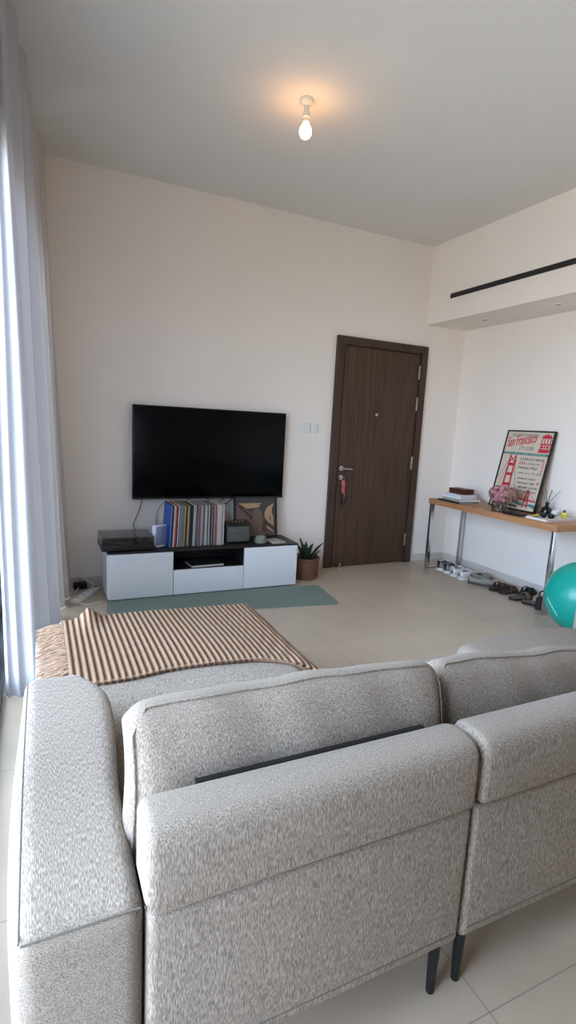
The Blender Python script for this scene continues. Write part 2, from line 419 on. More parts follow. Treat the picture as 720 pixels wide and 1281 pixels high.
# slot vent and downlights of the beam
t = thing('linear_vent', 'long narrow black slot vent in the face of the ceiling beam', 'vent', (4.097, 3.1, 3.045), world=True)
v = MB(); v.box(4.089, 4.097, 1.4, 4.785, 3.042, 3.050); v.box(4.089, 4.097, 1.4, 4.785, 3.083, 3.091); v.box(4.089, 4.097, 4.778, 4.785, 3.050, 3.083); v.box(4.089, 4.097, 1.4, 1.407, 3.050, 3.083)
obj('vent_frame', v, M['black'], t, None)
v = MB(); v.box(4.094, 4.0965, 1.407, 4.778, 3.050, 3.083)
obj('louvre', v, M['blackmatt'], t, None)
dl = None
for y, lab in ((4.525, 'unlit round recessed downlight under the beam, nearer the brown door'), (3.625, 'unlit round recessed downlight under the beam, nearer the right edge of the photo')):
    t = thing('downlight', lab, 'light', (4.36, y, 2.815), group='recessed downlights')
    obj('trim_ring', MB().lathe([(.030, -.001), (.034, -.006), (.045, -.006), (.048, -.001), (.048, .0)], seg=28), M['white'], t)
    obj('lens', MB().lathe([(.0305, -.0008), (.0305, -.003), (.012, -.0045), (.001, -.0045)], seg=24), mat('grey_lamp_lens', (120,118,112), .3), t)

# bare bulb on the ceiling
LX, LYY = 1.612, 3.432
t = thing('ceiling_bulb', 'bare glowing bulb in a white holder on the ceiling', 'lamp', (LX, LYY, ZC), world=True)
q = MB(); q.lathe([(.044, 0), (.046, -.008), (.043, -.022), (.032, -.034), (.022, -.040), (.0, -.040)][::-1], LX, LYY, ZC, 28)
obj('ceiling_rose', q, M['bakelite'], t)
q = MB(); q.lathe([(.0, -.040), (.018, -.040), (.018, -.075), (.023, -.078), (.023, -.105), (.019, -.108), (.020, -.135), (.0, -.135)], LX, LYY, ZC, 24)
obj('lamp_holder', q, M['bakelite'], t)
q = MB(); q.lathe([(.013, -.1352), (.018, -.143), (.030, -.157), (.037, -.175), (.039, -.19), (.037, -.204), (.028, -.220), (.014, -.228), (.0, -.230)], LX, LYY, ZC, 28)
obj('bulb', q, emit('warm_bulb', (255,190,124), 30), t)

# ------------------------------------------------------------------ curtains
def crom(pts, t):
    n = len(pts)-1; q = min(t*n, n-1e-6); i = int(q); u = q-i
    P0, P1, P2, P3 = (pts[max(i-1, 0)], pts[i], pts[i+1], pts[min(i+2, n)])
    return [.5*((2*P1[k])+(-P0[k]+P2[k])*u+(2*P0[k]-5*P1[k]+4*P2[k]-P3[k])*u*u+(-P0[k]+3*P1[k]-3*P2[k]+P3[k])*u**3) for k in (0, 1)]
def curtain_mb(bot, top, zt, seed, ns=260, nz=36):
    """cloth hanging between a folded floor line and a folded top line"""
    mb = MB(); V = []; F = []
    for j in range(nz+1):
        v = j/nz; z = .008+(zt-.008)*v; k = v**.85
        for i in range(ns+1):
            t_ = i/ns; a_ = crom(bot, t_); b_ = crom(top, t_)
            w_ = .008*math.sin(4.2*v+11*t_+seed)*math.sin(PI*v)
            V.append((a_[0]*(1-k)+b_[0]*k+w_, a_[1]*(1-k)+b_[1]*k+w_*.6, z))
    for j in range(nz):
        for i in range(ns):
            a_ = j*(ns+1)+i; F.append((a_, a_+1, a_+ns+2, a_+ns+1))
    mb.add(V, F); return mb
bot = [(-.20,3.16), (-.185,3.12), (-.16,3.135), (-.13,3.10), (-.095,3.12), (-.05,3.09), (-.02,3.12), (-.015,3.18), (-.13,3.27), (-.12,3.36), (.0,3.42), (.045,3.52), (-.08,3.64), (-.07,3.74), (.05,3.78), (.09,3.90), (-.05,4.02), (-.03,4.12), (.09,4.17), (.118,4.28), (.0,4.38), (-.06,4.43)]
top = [(-.205,3.17), (-.195,3.15), (-.185,3.155), (-.165,3.14), (-.15,3.15), (-.125,3.135), (-.11,3.16), (-.105,3.20), (-.17,3.29), (-.165,3.37), (-.10,3.43), (-.06,3.52), (-.15,3.64), (-.14,3.74), (-.06,3.78), (-.02,3.90), (-.12,4.02), (-.11,4.12), (-.03,4.17), (.0,4.28), (-.08,4.38), (-.12,4.43)]
t = thing('curtain', 'long white curtain drawn to the corner, nearest the window glass', 'curtain', (-.05, 3.7, 0), world=True)
obj('cloth', curtain_mb(bot, top, ZC-.012, 3), M['curtain'], t, 180, recalc=False)
bot = [(.0,4.50), (.12,4.53), (.165,4.60), (.06,4.68), (.08,4.74), (.19,4.78), (.205,4.85), (.10,4.91), (.13,4.96), (.225,4.99), (.235,5.06), (.19,5.115), (.08,5.125)]
top = [(-.04,4.50), (.01,4.53), (.03,4.60), (-.02,4.68), (.0,4.74), (.05,4.78), (.06,4.85), (.01,4.91), (.03,4.96), (.075,4.99), (.08,5.06), (.05,5.11), (-.02,5.125)]
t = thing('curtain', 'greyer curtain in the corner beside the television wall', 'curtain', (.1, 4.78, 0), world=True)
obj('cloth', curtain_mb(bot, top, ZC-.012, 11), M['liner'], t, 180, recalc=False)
q = MB(); q.rbox(-.20, -.17, 1.0, 3.05, ZC-.03, ZC, .004, 1)
single('curtain_track', q, M['white'], 'white curtain track along the ceiling over the window', 'curtain track', (-.185, 2, ZC), world=True)

# ------------------------------------------------------------------ television
t = thing('television', 'large flat black television mounted on the wall', 'television', (1.553, YB, .83), world=True)
obj('housing', MB().rbox(.78, 2.327, 5.066, 5.10, .831, 1.709, .006, 2), M['black'], t)
obj('screen', MB().rbox(.788, 2.319, 5.058, 5.0665, .847, 1.701, .002, 1), M['screen'], t)
q = MB(); q.rbox(.78, 2.327, 5.055, 5.066, .829, .8465, .003, 2); obj('chin', q, M['blackmetal'], t)
q = MB(); q.box(1.25, 1.85, 5.101, 5.1475, 1.05, 1.45); obj('wall_bracket', q, M['blackmetal'], t)

# ------------------------------------------------------------------ TV bench
UY = 4.606; UB = 5.035
t = thing('tv_bench', 'low white TV bench with black top and open middle niche', 'tv bench', (1.41, 4.82, 0), world=True)
q = MB(); q.rbox(.505, 2.318, UY+.002, UB, .417, .434, .002, 1); obj('top_panel', q, M['blackmatt'], t, None)
q = MB(); q.box(.505, .523, UY+.021, UB, .022, .4165); obj('side_panel', q, M['whitegloss'], t, None)
q = MB(); q.box(2.300, 2.318, UY+.021, UB, .022, .4165); obj('side_panel', q, M['whitegloss'], t, None)
q = MB(); q.box(.5235, 2.2995, UY+.021, UB-.01, .022, .038); q.box(.5235, 2.2995, UB-.01, UB-.002, .038, .4165)
q.box(1.065, 1.079, UY+.021, UB-.01, .038, .4165); q.box(1.743, 1.757, UY+.021, UB-.01, .038, .4165); q.box(1.079, 1.743, UY+.021, UB-.01, .232, .246)
obj('carcass', q, M['blackmatt'], t, None)
obj('door', MB().rbox(.512, 1.0705, UY, UY+.019, .014, .4155, .002, 2), M['whitegloss'], t)
obj('drawer_front', MB().rbox(1.0755, 1.7465, UY, UY+.019, .014, .243, .002, 2), M['whitegloss'], t)
obj('door', MB().rbox(1.7515, 2.311, UY, UY+.019, .014, .4155, .002, 2), M['whitegloss'], t)
for x, y, z in ((.56, 4.66, .0065), (2.26, 4.66, .0), (.56, 4.99, .0), (2.26, 4.99, 0)):
    obj('foot', MB().lathe([(.022, z), (.025, .022)], x, y, 0, 16), M['black'], t)
q = MB(); q.box(.54, .56, UY+.021, UB, .0, .01)
# record player
t = thing('turntable', 'black record player under a clear dust cover on the TV bench', 'record player', (.68, 4.80, .434), world=True)
obj('plinth', MB().rbox(.462, .905, 4.625, 4.985, .444, .492, .004, 2), M['black'], t)
for x, y in ((.525, 4.67), (.86, 4.67), (.525, 4.94), (.86, 4.94)): obj('foot', MB().lathe([(.016, .434), (.018, .4445)], x, y, 0, 14), M['black'], t)
obj('platter', MB().lathe([(.0, .492), (.145, .492), (.148, .496), (.148, .507), (.144, .510), (.0, .510)], .64, 4.81, 0, 40), M['steel'], t)
obj('slip_mat', MB().lathe([(.0, .5102), (.14, .5102), (.14, .513), (.0, .513)], .64, 4.81, 0, 40), M['black'], t)
q = MB(); q.lathe([(.022, .492), (.022, .525), (.012, .53), (.0, .53)], .85, 4.90, 0, 16); q.tube([(.85, 4.90, .527), (.85, 4.78, .527), (.79, 4.70, .522)], .005, 8); q.rbox(.775, .80, 4.675, 4.705, .513, .525, .003, 1)
obj('tonearm', q, M['steel'], t)
q = MB()
for (x0, x1, y0, y1, z0, z1) in ((.465, .902, 4.628, 4.632, .493, .556), (.465, .902, 4.978, 4.982, .493, .556), (.465, .469, 4.632, 4.978, .493, .556), (.898, .902, 4.632, 4.978, .493, .556), (.465, .902, 4.628, 4.982, .556, .560)): q.box(x0, x1, y0, y1, z0, z1)
obj('dust_cover', q, M['acrylic'], t, None)
q = MB(); q.text('audio', .66, .455, .02, 4.6235, 4.6235) if False else None
# router
t = thing('internet_router', 'upright white router with bluish painted shade, between turntable and records', 'router', (.978, 4.78, .434), (0, 0, math.radians(28)))
obj('casing', MB().rbox(-.075, .075, -.026, .026, .004, .20, .02, 4), mat('router_white', (226,230,238), .4), t)
obj('shaded_front', MB().rbox(-.058, .068, -.0285, -.0255, .016, .19, .0015, 1), mat('blue_shaded_white', (128,142,172), .35), t, label='white front with bluish shade painted on')  # bluish shade and reflected sleeve blue painted on the white front
obj('foot', MB().rbox(-.05, .05, -.03, .03, 0, .008, .003, 1), M['white'], t)

# records
names = ['cobalt blue', 'black', 'cream', 'red', 'dark red', 'white', 'slate blue', 'grey', 'olive', 'tan', 'black', 'ochre', 'brown', 'black', 'charcoal', 'white', 'pale grey', 'dark grey', 'grey', 'red and grey', 'pale grey', 'black', 'grey', 'white', 'dark grey', 'pale grey', 'black', 'grey', 'brown', 'pink', 'dark grey', 'pale pink', 'pale pink', 'cream', 'grey', 'white']
cols = {'cobalt blue': (46,82,170), 'black': (26,25,27), 'cream': (208,196,176), 'red': (168,52,48), 'dark red': (120,44,44), 'white': (206,204,202), 'slate blue': (92,108,128), 'grey': (132,132,132), 'olive': (128,120,92), 'tan': (172,146,112), 'ochre': (178,150,96), 'brown': (104,78,62), 'charcoal': (54,54,56), 'pale grey': (172,172,172), 'dark grey': (84,84,88), 'red and grey': (150,96,92), 'pink': (196,150,144), 'pale pink': (214,186,178)}
M2 = {n: mat('sleeve_'+n.replace(' ', '_'), c, .55, 0, .08, 40) for n, c in cols.items()}
ordn = 'first second third fourth fifth sixth seventh eighth ninth tenth eleventh twelfth thirteenth fourteenth fifteenth sixteenth seventeenth eighteenth nineteenth twentieth'.split()
def ordinal(i): return ordn[i] if i < 20 else ('twenty-' if i < 29 else 'thirty-')+(ordn[(i+1) % 10-1] if (i+1) % 10 else 'x') if i not in (29,) else 'thirtieth'
nrec = len(names); x = 1.052; pitch = .0146
for i, n in enumerate(names):
    th = pitch-.0024-random.uniform(0, .003); H = .385-random.uniform(0, .006); y0 = 4.705+random.uniform(0, .012)
    lean = max(0, .052-.0016*i)+random.uniform(-.0005, .0005)
    if i == 0: y0 = 4.70; lean = .05
    q = MB(); q.rbox(0, th, 0, .312, 0, H, .0015, 1, (1, 1, 2))
    q.box(th*.18, th*.42, -.0008, .02, .006, H-.006, 1)
    xx = x+i*pitch
    o = obj('record_sleeve', q, [M2[n], M2['pale grey'] if i % 3 == 0 else M2[n]], None, None)
    o.location = (xx, y0, .4345); o.rotation_euler = (0, lean, 0)
    side = ordinal(i)+' from the left' if i < 18 else ordinal(nrec-1-i)+' from the right'
    if i == 0: lab = 'cobalt blue record sleeve standing leftmost in the row on the TV bench'
    else: lab = f'{n} spined record sleeve, {side} in the TV bench row'
    tag(o, lab, 'record', 'records in the row on the TV bench')

# speaker
t = thing('bluetooth_speaker', 'black and grey amplifier-style speaker between the records and bird print', 'speaker', (1.725, 4.80, .434))
obj('cabinet', MB().rbox(-.125, .125, -.075, .085, .008, .205, .012, 3), M['black'], t)
obj('grille', MB().rbox(-.112, .112, -.079, -.074, .022, .168, .003, 1), mat('grey_speaker_cloth', (88,90,84), .9, 0, .15, 300, .5, 600), t, label='grey cloth grille')
q = MB(); q.text('Marshall', -.038, .09, .026, -.0796, -.0796, .076, .25); obj('logo', q, mat('dull_brass_script', (40,38,34), .4, .3), t, None)
for i in range(5):
    obj('knob', MB().lathe([(.0085, .205), (.0085, .2165), (.007, .218), (.0, .218)], -.085+i*.034, -.035, 0, 16), mat('brass_knob', (176,150,104), .3, .9), t)
for x_ in (-.1, .1):
    for y_ in (-.05, .06): obj('foot', MB().lathe([(.01, 0), (.012, .009)], x_, y_, 0, 12), M['black'], t)

# framed bird print leaning on the wall
PW, PH = .47, .42
t = thing('framed_print', 'dark framed bird picture leaning on the wall under the TV corner', 'picture', (2.005, 4.965, .434), (-math.radians(8.5), 0, 0))
q = MB()
q.box(-PW/2, -PW/2+.016, -.012, .012, 0, PH); q.box(PW/2-.016, PW/2, -.012, .012, 0, PH); q.box(-PW/2+.016, PW/2-.016, -.012, .012, 0, .016); q.box(-PW/2+.016, PW/2-.016, -.012, .012, PH-.016, PH)
obj('frame', q, M['black'], t, None)
sheet = obj('print', MB().box(-PW/2+.016, PW/2-.016, -.006, .010, .016, PH-.016), mat('print_dark_grey', (66,62,60), .6), t, None)
def px(a, b): return (-PW/2+.016+(a-40)/535*(PW-.032), .016+(575-b)/(575-75)*(PH-.04))
def shp(name, pts, m, d): obj(name, MB().slab([px(*p) for p in pts], -.006-d, -.0061), m, sheet, None)
I1 = mat('print_mauve', (104,84,80), .6); I2 = mat('print_ochre', (176,142,108), .6); I3 = mat('print_brown', (112,88,72), .6); I4 = mat('print_umber', (64,48,44), .6); I5 = mat('print_rust', (138,92,82), .6)
shp('lower_field', [(45,150), (45,570), (440,570), (300,430), (190,300)][::-1], I1, .0004)
shp('cloud', [(75,135), (380,132), (378,150), (330,162), (375,168), (330,195), (250,200), (180,208), (120,170)], I2, .0008)
shp('upper_branch', [(75,150), (100,150), (280,270), (260,370), (230,330), (120,225)], I4, .0012)
shp('branch_highlight', [(140,200), (150,195), (275,290), (262,305)], I3, .0015)
shp('crescent', [(555,140), (530,200), (525,260), (548,330), (548,450), (480,400), (430,340), (425,270), (455,200), (510,160)], I2, .0008)
shp('flame', [(490,280), (510,340), (520,400), (490,360)], I5, .0012)
shp('lower_branch', [(395,375), (430,380), (550,470), (550,495), (430,420), (380,430)], I4, .0014)
shp('fallen_leaf', [(440,445), (480,455), (550,520), (535,530), (470,490)], I2, .0012)
body = [(330+62*math.cos(a)*(1 if math.sin(a) < .2 else 1), 262+50*math.sin(a)) for a in [PI*i/10 for i in range(10, 21)]]
shp('bird', body+[(400,330), (405,390), (380,470), (265,470), (250,400), (262,330), (270,290)], I3, .0018)
shp('bird_legs', [(275,470), (295,470), (298,500), (345,500), (345,465), (380,465), (378,520), (275,520)], I5, .0014)
shp('ground_lines', [(340,515), (560,540), (560,560), (340,530)], I3, .0012)
shp('eye', [(346,275), (356,275), (360,284), (352,290), (344,284)], I2, .0022)

# bowl, card
t = thing('lidded_jar', 'small round sage green jar with a lid on the TV bench', 'jar', (1.945, 4.69, .434))
obj('body', MB().lathe([(.0, 0), (.048, 0), (.062, .014), (.063, .04), (.055, .053), (.0, .053)], seg=30), mat('sage_ceramic', (112,118,104), .5, 0, .06), t)
q = MB(); q.lathe([(.0, .0535), (.05, .0535), (.05, .066), (.046, .07), (.041, .07), (.039, .066), (.0, .066)], seg=30)
obj('lid', q, mat('pale_sage_ceramic', (142,146,130), .5), t)
q = MB(); q.rbox(-.075, .075, -.1, .1, 0, .012, .002, 1)
single('paperback_book', q, mat('pale_cover', (176,172,166), .6, 0, .08, 20), 'thin pale paperback lying on the right end of the TV bench', 'book', (2.115, 4.735, .4345), (0, 0, math.radians(6)))
# magazine in the niche
t = thing('magazine', 'dark covered magazine lying in the open niche of the TV bench', 'magazine', (1.40, 4.75, .246), (0, 0, math.radians(4)))
obj('pages', MB().box(-.155, .155, -.105, .105, .002, .018), mat('page_edges', (188,186,182), .8), t, None)
obj('cover', MB().rbox(-.158, .158, -.106, .108, .018, .0205, .001, 1), mat('dark_cover', (44,44,46), .4, 0, .3, 20), t, None)
obj('back_cover', MB().box(-.158, .158, -.106, .108, 0, .002), mat('dark_cover_back', (44,44,46), .4), t, None)

# cables
def bez(pts, n=10):
    P = [Vector(p) for p in pts]; out = []
    for i in range(len(P)-1):
        p0 = P[max(i-1, 0)]; p1 = P[i]; p2 = P[i+1]; p3 = P[min(i+2, len(P)-1)]
        for s in range(n):
            u = s/n; out.append(.5*((2*p1)+(-p0+p2)*u+(2*p0-5*p1+4*p2-p3)*u*u+(-p0+3*p1-3*p2+p3)*u**3))
    return out+[P[-1]]
def cable(pts, r, m, label, name='cable'):
    single(name, MB().tube(bez(pts), r, 8), m, label, 'cable', pts[0], world=True)
cable([(.87, 5.082, .826), (.868, 5.085, .80), (.84, 5.09, .70), (.795, 5.08, .59), (.80, 5.04, .545), (.815, 5.00, .50), (.815, 4.992, .47)], .004, M['black'], 'black cable dropping from the television to the record player')
cable([(.99, 4.845, .56), (1.0, 5.06, .60), (1.03, 5.10, .72), (1.10, 5.125, .80), (1.16, 5.13, .86)], .0028, mat('grey_cable', (120,120,122), .5), 'thin grey cable rising from the white router to the TV')
cable([(1.33, 5.09, .829), (1.31, 5.10, .80), (1.36, 5.08, .775), (1.48, 5.08, .77), (1.60, 5.08, .785), (1.70, 5.09, .829)], .0045, M['black'], 'black cable looping under the television above the records')
cable([(1.50, 5.09, .829), (1.56, 5.095, .795), (1.62, 5.10, .755), (1.70, 5.10, .765), (1.79, 5.09, .829)], .0045, M['black'], 'second black cable sagging under the television behind the speaker')

# floor by the corner: power strip and cords
def A(x, y): return (x, y, .0)
a = math.atan2(4.955-4.625, .485-.31)
t = thing('power_strip', 'white power strip lying on the floor between curtain and TV bench', 'power strip', (.345, 4.80, 0), (0, 0, math.radians(58)))
obj('casing', MB().rbox(-.20, .20, -.032, .032, 0, .038, .006, 2), M['white'], t)
for i in range(4):
    q = MB(); q.lathe([(.018, .0382), (.018, .0388), (.0, .0388)], -.135+i*.085, 0, 0, 20); obj('socket', q, mat('socket_grey', (180,180,178), .5), t)
q = MB(); q.rbox(.165, .185, -.012, .012, .037, .044, .002, 1); obj('rocker_switch', q, mat('switch_red', (150,70,60), .5), t, label='rocker switch')
single('power_adapter', MB().rbox(-.055, .055, -.035, .035, 0, .06, .008, 2), M['black'], 'black plug adapter on the floor behind the power strip', 'adapter', (.315, 5.06, .0), (0, 0, .2))
cable([(.25, 4.63, .012), (.25, 4.70, .005), (.245, 4.74, .005), (.255, 4.79, .005)], .005, M['white'], 'white cord running from the power strip to the curtain')
cable([(.46, 4.63, .005), (.38, 4.585, .005), (.33, 4.58, .005), (.285, 4.60, .012)], .005, M['white'], 'white cord curving from the TV bench to the power strip')
cable([(.44, 4.985, .03), (.40, 5.07, .05), (.33, 5.115, .093), (.29, 5.128, .092), (.26, 5.131, .091)], .005, M['white'], 'white cord climbing along the baseboard behind the power strip')
cable([(.30, 5.02, .02), (.275, 4.975, .006), (.26, 4.94, .006), (.255, 4.90, .006)], .005, M['white'], 'white cord from the black adapter towards the grey curtain')

# yoga mat
q = MB(); q.rbox(0, 2.02, 0, .58, 0, .006, .003, 1)
n0 = len(q.v)
ym = single('yoga_mat', MB().prism([(x_, y_) for x_, y_ in [(0, .0), (1.96, 0)]+[(1.96+.06*math.sin(t_*PI/12), .06-.06*math.cos(t_*PI/12)) for t_ in range(1, 7)]+[(2.02, .52)]+[(1.96+.06*math.cos(t_*PI/12), .52+.06*math.sin(t_*PI/12)) for t_ in range(1, 7)]+[(0, .58)]], 0, .006), M['mat'], 'sage green yoga mat lying on the floor in front of the TV bench', 'yoga mat', (.455, 4.235, 0), (0, 0, -math.radians(7.6)), smooth=None)

# plant in basket
t = thing('potted_plant', 'dark leafy snake plant in a woven basket beside the TV bench', 'plant', (2.53, 4.84, 0))
q = MB(); q.lathe([(.0, 0), (.125, 0), (.132, .02), (.137, .08), (.141, .15), (.146, .218), (.150, .226), (.144, .232), (.138, .226), (.132, .17), (.0, .17)], seg=48)
for i in range(24):
    for j in range(1): pass
obj('basket', q, M['basket'], t)
q = MB()
for zz in (.03, .065, .1, .135, .17, .205):
    rr = .134+.012*zz/.22; q.tube([(rr*math.cos(2*PI*k_/40), rr*math.sin(2*PI*k_/40), zz) for k_ in range(40)], .006, 6, True)
obj('weave_bands', q, M['basket'], t)
obj('soil', MB().lathe([(.0, .171), (.131, .171), (.131, .178), (.0, .185)], seg=24), M['soil'], t)
rl = random.Random(5)
for i in range(13):
    an = 2*PI*i/13+rl.uniform(-.2, .2); r0 = rl.uniform(.02, .08); ln = rl.uniform(.16, .27); ti = rl.uniform(.12, .6); wd = rl.uniform(.022, .03)
    if i == 6: ln = .36; ti = .75; an = PI*.93
    V = []; F = []; n = 10
    for j in range(n+1):
        u = j/n; wv = wd*(math.sin(PI*min(1, .22+.78*u))**.8 if u < 1 else .02)
        bendv = ti*(.6+.6*u); px_ = r0+ln*u*math.sin(bendv); pz_ = .175+ln*u*math.cos(bendv)
        for kx, cup in ((-1, .35), (0, 0), (1, .35)):
            c0 = px_-cup*wv*math.cos(bendv); 
            V.append((c0*math.cos(an)-kx*wv*math.sin(an), c0*math.sin(an)+kx*wv*math.cos(an), pz_+cup*wv*math.sin(bendv)))
    for j in range(n):
        for kx in (0, 1): F.append((j*3+kx, j*3+kx+1, j*3+kx+4, j*3+kx+3))
    q = MB().add(V, F); lo = obj('leaf', q, M['leaf'], t, 180, recalc=False)
    md = lo.modifiers.new('thickness', 'SOLIDIFY'); md.thickness = .003

# ------------------------------------------------------------------ console table and things on it
TZ = .835
t = thing('console_table', 'narrow wooden console table with chrome legs along the right wall', 'table', (4.40, 3.99, 0), world=True)
obj('tabletop', MB().rbox(4.11, 4.66, 3.137, 4.845, TZ-.058, TZ, .003, 2), M['tablewood'], t)
for y in (3.155, 4.795):
    for x_ in (4.118, 4.60): obj('leg', MB().rbox(x_, x_+.048, y, y+.034, .001, TZ-.0585, .002, 1), M['chrome'], t)
    obj('foot_rail', MB().rbox(4.1665, 4.5995, y+.004, y+.03, .001, .016, .002, 1), M['chrome'], t)

# books stack
def book(cx, cy, z, l, w_, h, cc, pc, label, rot=0, group='books stacked on the console table', cat='book', name='book'):
    t = thing(name, label, cat, (cx, cy, z), (0, 0, rot), group)
    obj('pages', MB().box(-w_/2+.006, w_/2-.004, -l/2+.004, l/2-.004, .0025, h-.0025), pc, t, None)
    q = MB(); q.box(-w_/2, w_/2, -l/2, l/2, 0, .0025); q.box(-w_/2, w_/2, -l/2, l/2, h-.0025, h); q.box(-w_/2, -w_/2+.0055, -l/2, l/2, .0025, h-.0025)
    obj('cover', q, cc, t, None)
WP = mat('white_pages', (222,220,214), .8); 
Bk = mat('book_black', (34,30,30), .5); Bw = mat('book_white', (222,224,230), .4, 0, .03, 30); Bg = mat('book_grey', (164,160,152), .5, 0, .05)
book(4.285, 4.56, TZ, .33, .30, .016, Bk, mat('grey_pages', (168,166,160), .8), 'thin black book at the bottom of the stack on the console', .03)
book(4.325, 4.545, TZ+.0162, .29, .30, .030, Bg, WP, 'grey book second from the bottom of the console stack', -.06)
book(4.30, 4.555, TZ+.0464, .27, .25, .024, Bw, WP, 'white book just under another white book and the wooden box', .05)
book(4.325, 4.56, TZ+.0706, .25, .22, .018, mat('book_pearl', (206,206,208), .4), WP, 'pale book directly beneath the brown wooden box', -.02)
t = thing('wooden_box', 'small dark brown wooden box on top of the book stack', 'box', (4.345, 4.585, TZ+.0888), (0, 0, .03))
WB = wood('dark_box_wood', (62,36,26), (92,56,40), 'Y', 60, .4)
obj('body', MB().rbox(-.075, .075, -.115, .115, 0, .038, .002, 1), WB, t); obj('lid', MB().rbox(-.077, .077, -.117, .117, .0385, .058, .003, 2), WB, t)

# poster
FW, FH = .60, .84
t = thing('framed_poster', 'black framed red and cream San Francisco poster leaning on the wall', 'poster', (4.485, 3.99, TZ+.003), (-math.radians(11.6), 0, -PI/2))
q = MB(); e = .014
q.box(-FW/2, -FW/2+e, -.014, .014, 0, FH); q.box(FW/2-e, FW/2, -.014, .014, 0, FH); q.box(-FW/2+e, FW/2-e, -.014, .014, 0, e); q.box(-FW/2+e, FW/2-e, -.014, .014, FH-e, FH)
obj('frame', q, M['black'], t, None)
pp = obj('print', MB().box(-FW/2+e, FW/2-e, -.006, .012, e, FH-e), M['paper'], t, None)
PWD, PHD = FW-2*e, FH-2*e
def P(u, v): return (-PWD/2+u*PWD, e+v*PHD)            # u right 0..1, v up 0..1
def quad(a, b_, c, d): return [P(a, b_), P(c, b_), P(c, d), P(a, d)]
Y0 = -.0066; Y1 = -.0061
def ink(name, mb, m): obj(name, mb, m, pp, None)
# headline
q = MB(); q.text('WELCOME TO WONDERFUL', P(.10, .942)[0], P(.1, .942)[1], .030, Y0, Y1, .60*PWD); q.slab(quad(.10, .938, .69, .9405), Y0, Y1); q.slab(quad(.10, .972, .69, .9745), Y0, Y1); ink('headline', q, M['ink'])
q = MB(); q.text('San Francisco', P(.05, .795)[0], P(0, .795)[1], .150, Y0, Y1, .63*PWD, .18, .17)
n = len(q.v)
for dx in (.0018, -.0018):
    q.add([(p_[0]+dx, p_[1]+.00005, p_[2]+dx*.6) for p_ in q.v[:n]], [f_ for f_ in q.f if max(f_) < n])
ink('city_name', q, M['red'])
q = MB(); q.text('CITY GUIDE', P(.335, .765)[0], P(0, .765)[1], .05, Y0, Y1, .32*PWD); ink('subtitle', q, M['ink'])
q = MB(); q.slab(quad(0, .698, 1, .728), Y0+.0003, Y1); ink('band', q, M['teal'])
q = MB(); q.text('PLACES TO VISIT  &  THINGS TO SEE IN THE CITY', P(.04, .706)[0], P(0, .706)[1], .02, Y0-.0004, Y1, .9*PWD); ink('band_lettering', q, M['paper'])
# tram
q = MB()
q.slab([P(.77, .945), P(.80, .965), P(.87, .975), P(.94, .965), P(.975, .945), P(.975, .925), P(.77, .925)], Y0, Y1)
for a in (.775, .835, .895, .955): q.slab(quad(a, .855, a+.018, .926), Y0, Y1)
q.slab(quad(.765, .84, .985, .858), Y0, Y1)
for a in (.775, .965): q.slab(quad(a, .79, a+.014, .842), Y0, Y1)
q.slab([P(.76, .772), P(.985, .772), P(.985, .79), P(.76, .79)], Y0, Y1); q.slab([P(.75, .742), P(.96, .742), P(.985, .772), P(.76, .772)], Y0, Y1)
for cx_ in (.815, .925):
    q.slab([P(cx_+.028*math.cos(k_*PI/8), .816+.02*math.sin(k_*PI/8)) for k_ in range(16)], Y0, Y1)
q.slab(quad(.855, .80, .885, .835), Y0, Y1); q.slab(quad(.86, .973, .882, .99), Y0, Y1)
ink('tram_picture', q, M['red'])
# big bridge
q = MB()
def strut(a, b_, w_): 
    (x0, z0), (x1, z1) = P(*a), P(*b_); L_ = math.hypot(x1-x0, z1-z0); nx, nz = -(z1-z0)/L_*w_/2, (x1-x0)/L_*w_/2
    q.slab([(x0+nx, z0+nz), (x0-nx, z0-nz), (x1-nx, z1-nz), (x1+nx, z1+nz)], Y0, Y1)
for s_, t_ in (((.165, .06), (.195, .69)), ((.325, .06), (.315, .69))): strut(s_, t_, .021)
for v_ in (.565, .435, .30): strut((.17, v_), (.325, v_), .030)
for a_, b_ in (((.175, .585), (.25, .635)), ((.32, .585), (.25, .635)), ((.25, .635), (.195, .675)), ((.25, .635), (.31, .675))): strut(a_, b_, .01)
strut((.0, .165), (.98, .125), .016)
strut((.725, .03), (.765, .26), .017); strut((.825, .03), (.79, .26), .017)
for v_ in (.225, .17, .115, .07): strut((.735+.2*(v_-.07)*.6, v_), (.818-.2*(v_-.07)*.4, v_), .009)
strut((.775, .25), (.50, .13), .005); strut((.775, .25), (.98, .12), .005)
ink('bridge_picture', q, M['red'])
q = MB()
for a_, b_ in (((.20, .675), (.10, .50)), ((.10, .50), (0, .38)), ((.32, .675), (.38, .45)), ((.38, .45), (.46, .27)), ((.46, .27), (.56, .16))): strut(a_, b_, .006)
strut((.18, .56), (.03, .18), .005)
ink('bridge_cables', q, M['cableink'])
q = MB(); q.slab([P(.0, .06), P(.12, .075), P(.3, .085), (P(.42, .12)), P(.55, .115), P(.66, .085), P(.80, .075), P(.9, .09), P(1, .08), P(1, .03), P(.9, .055), P(.66, .05), P(.55, .075), P(.42, .08), P(.3, .045)][::-1], Y0+.0002, Y1); ink('water', q, M['teal'])
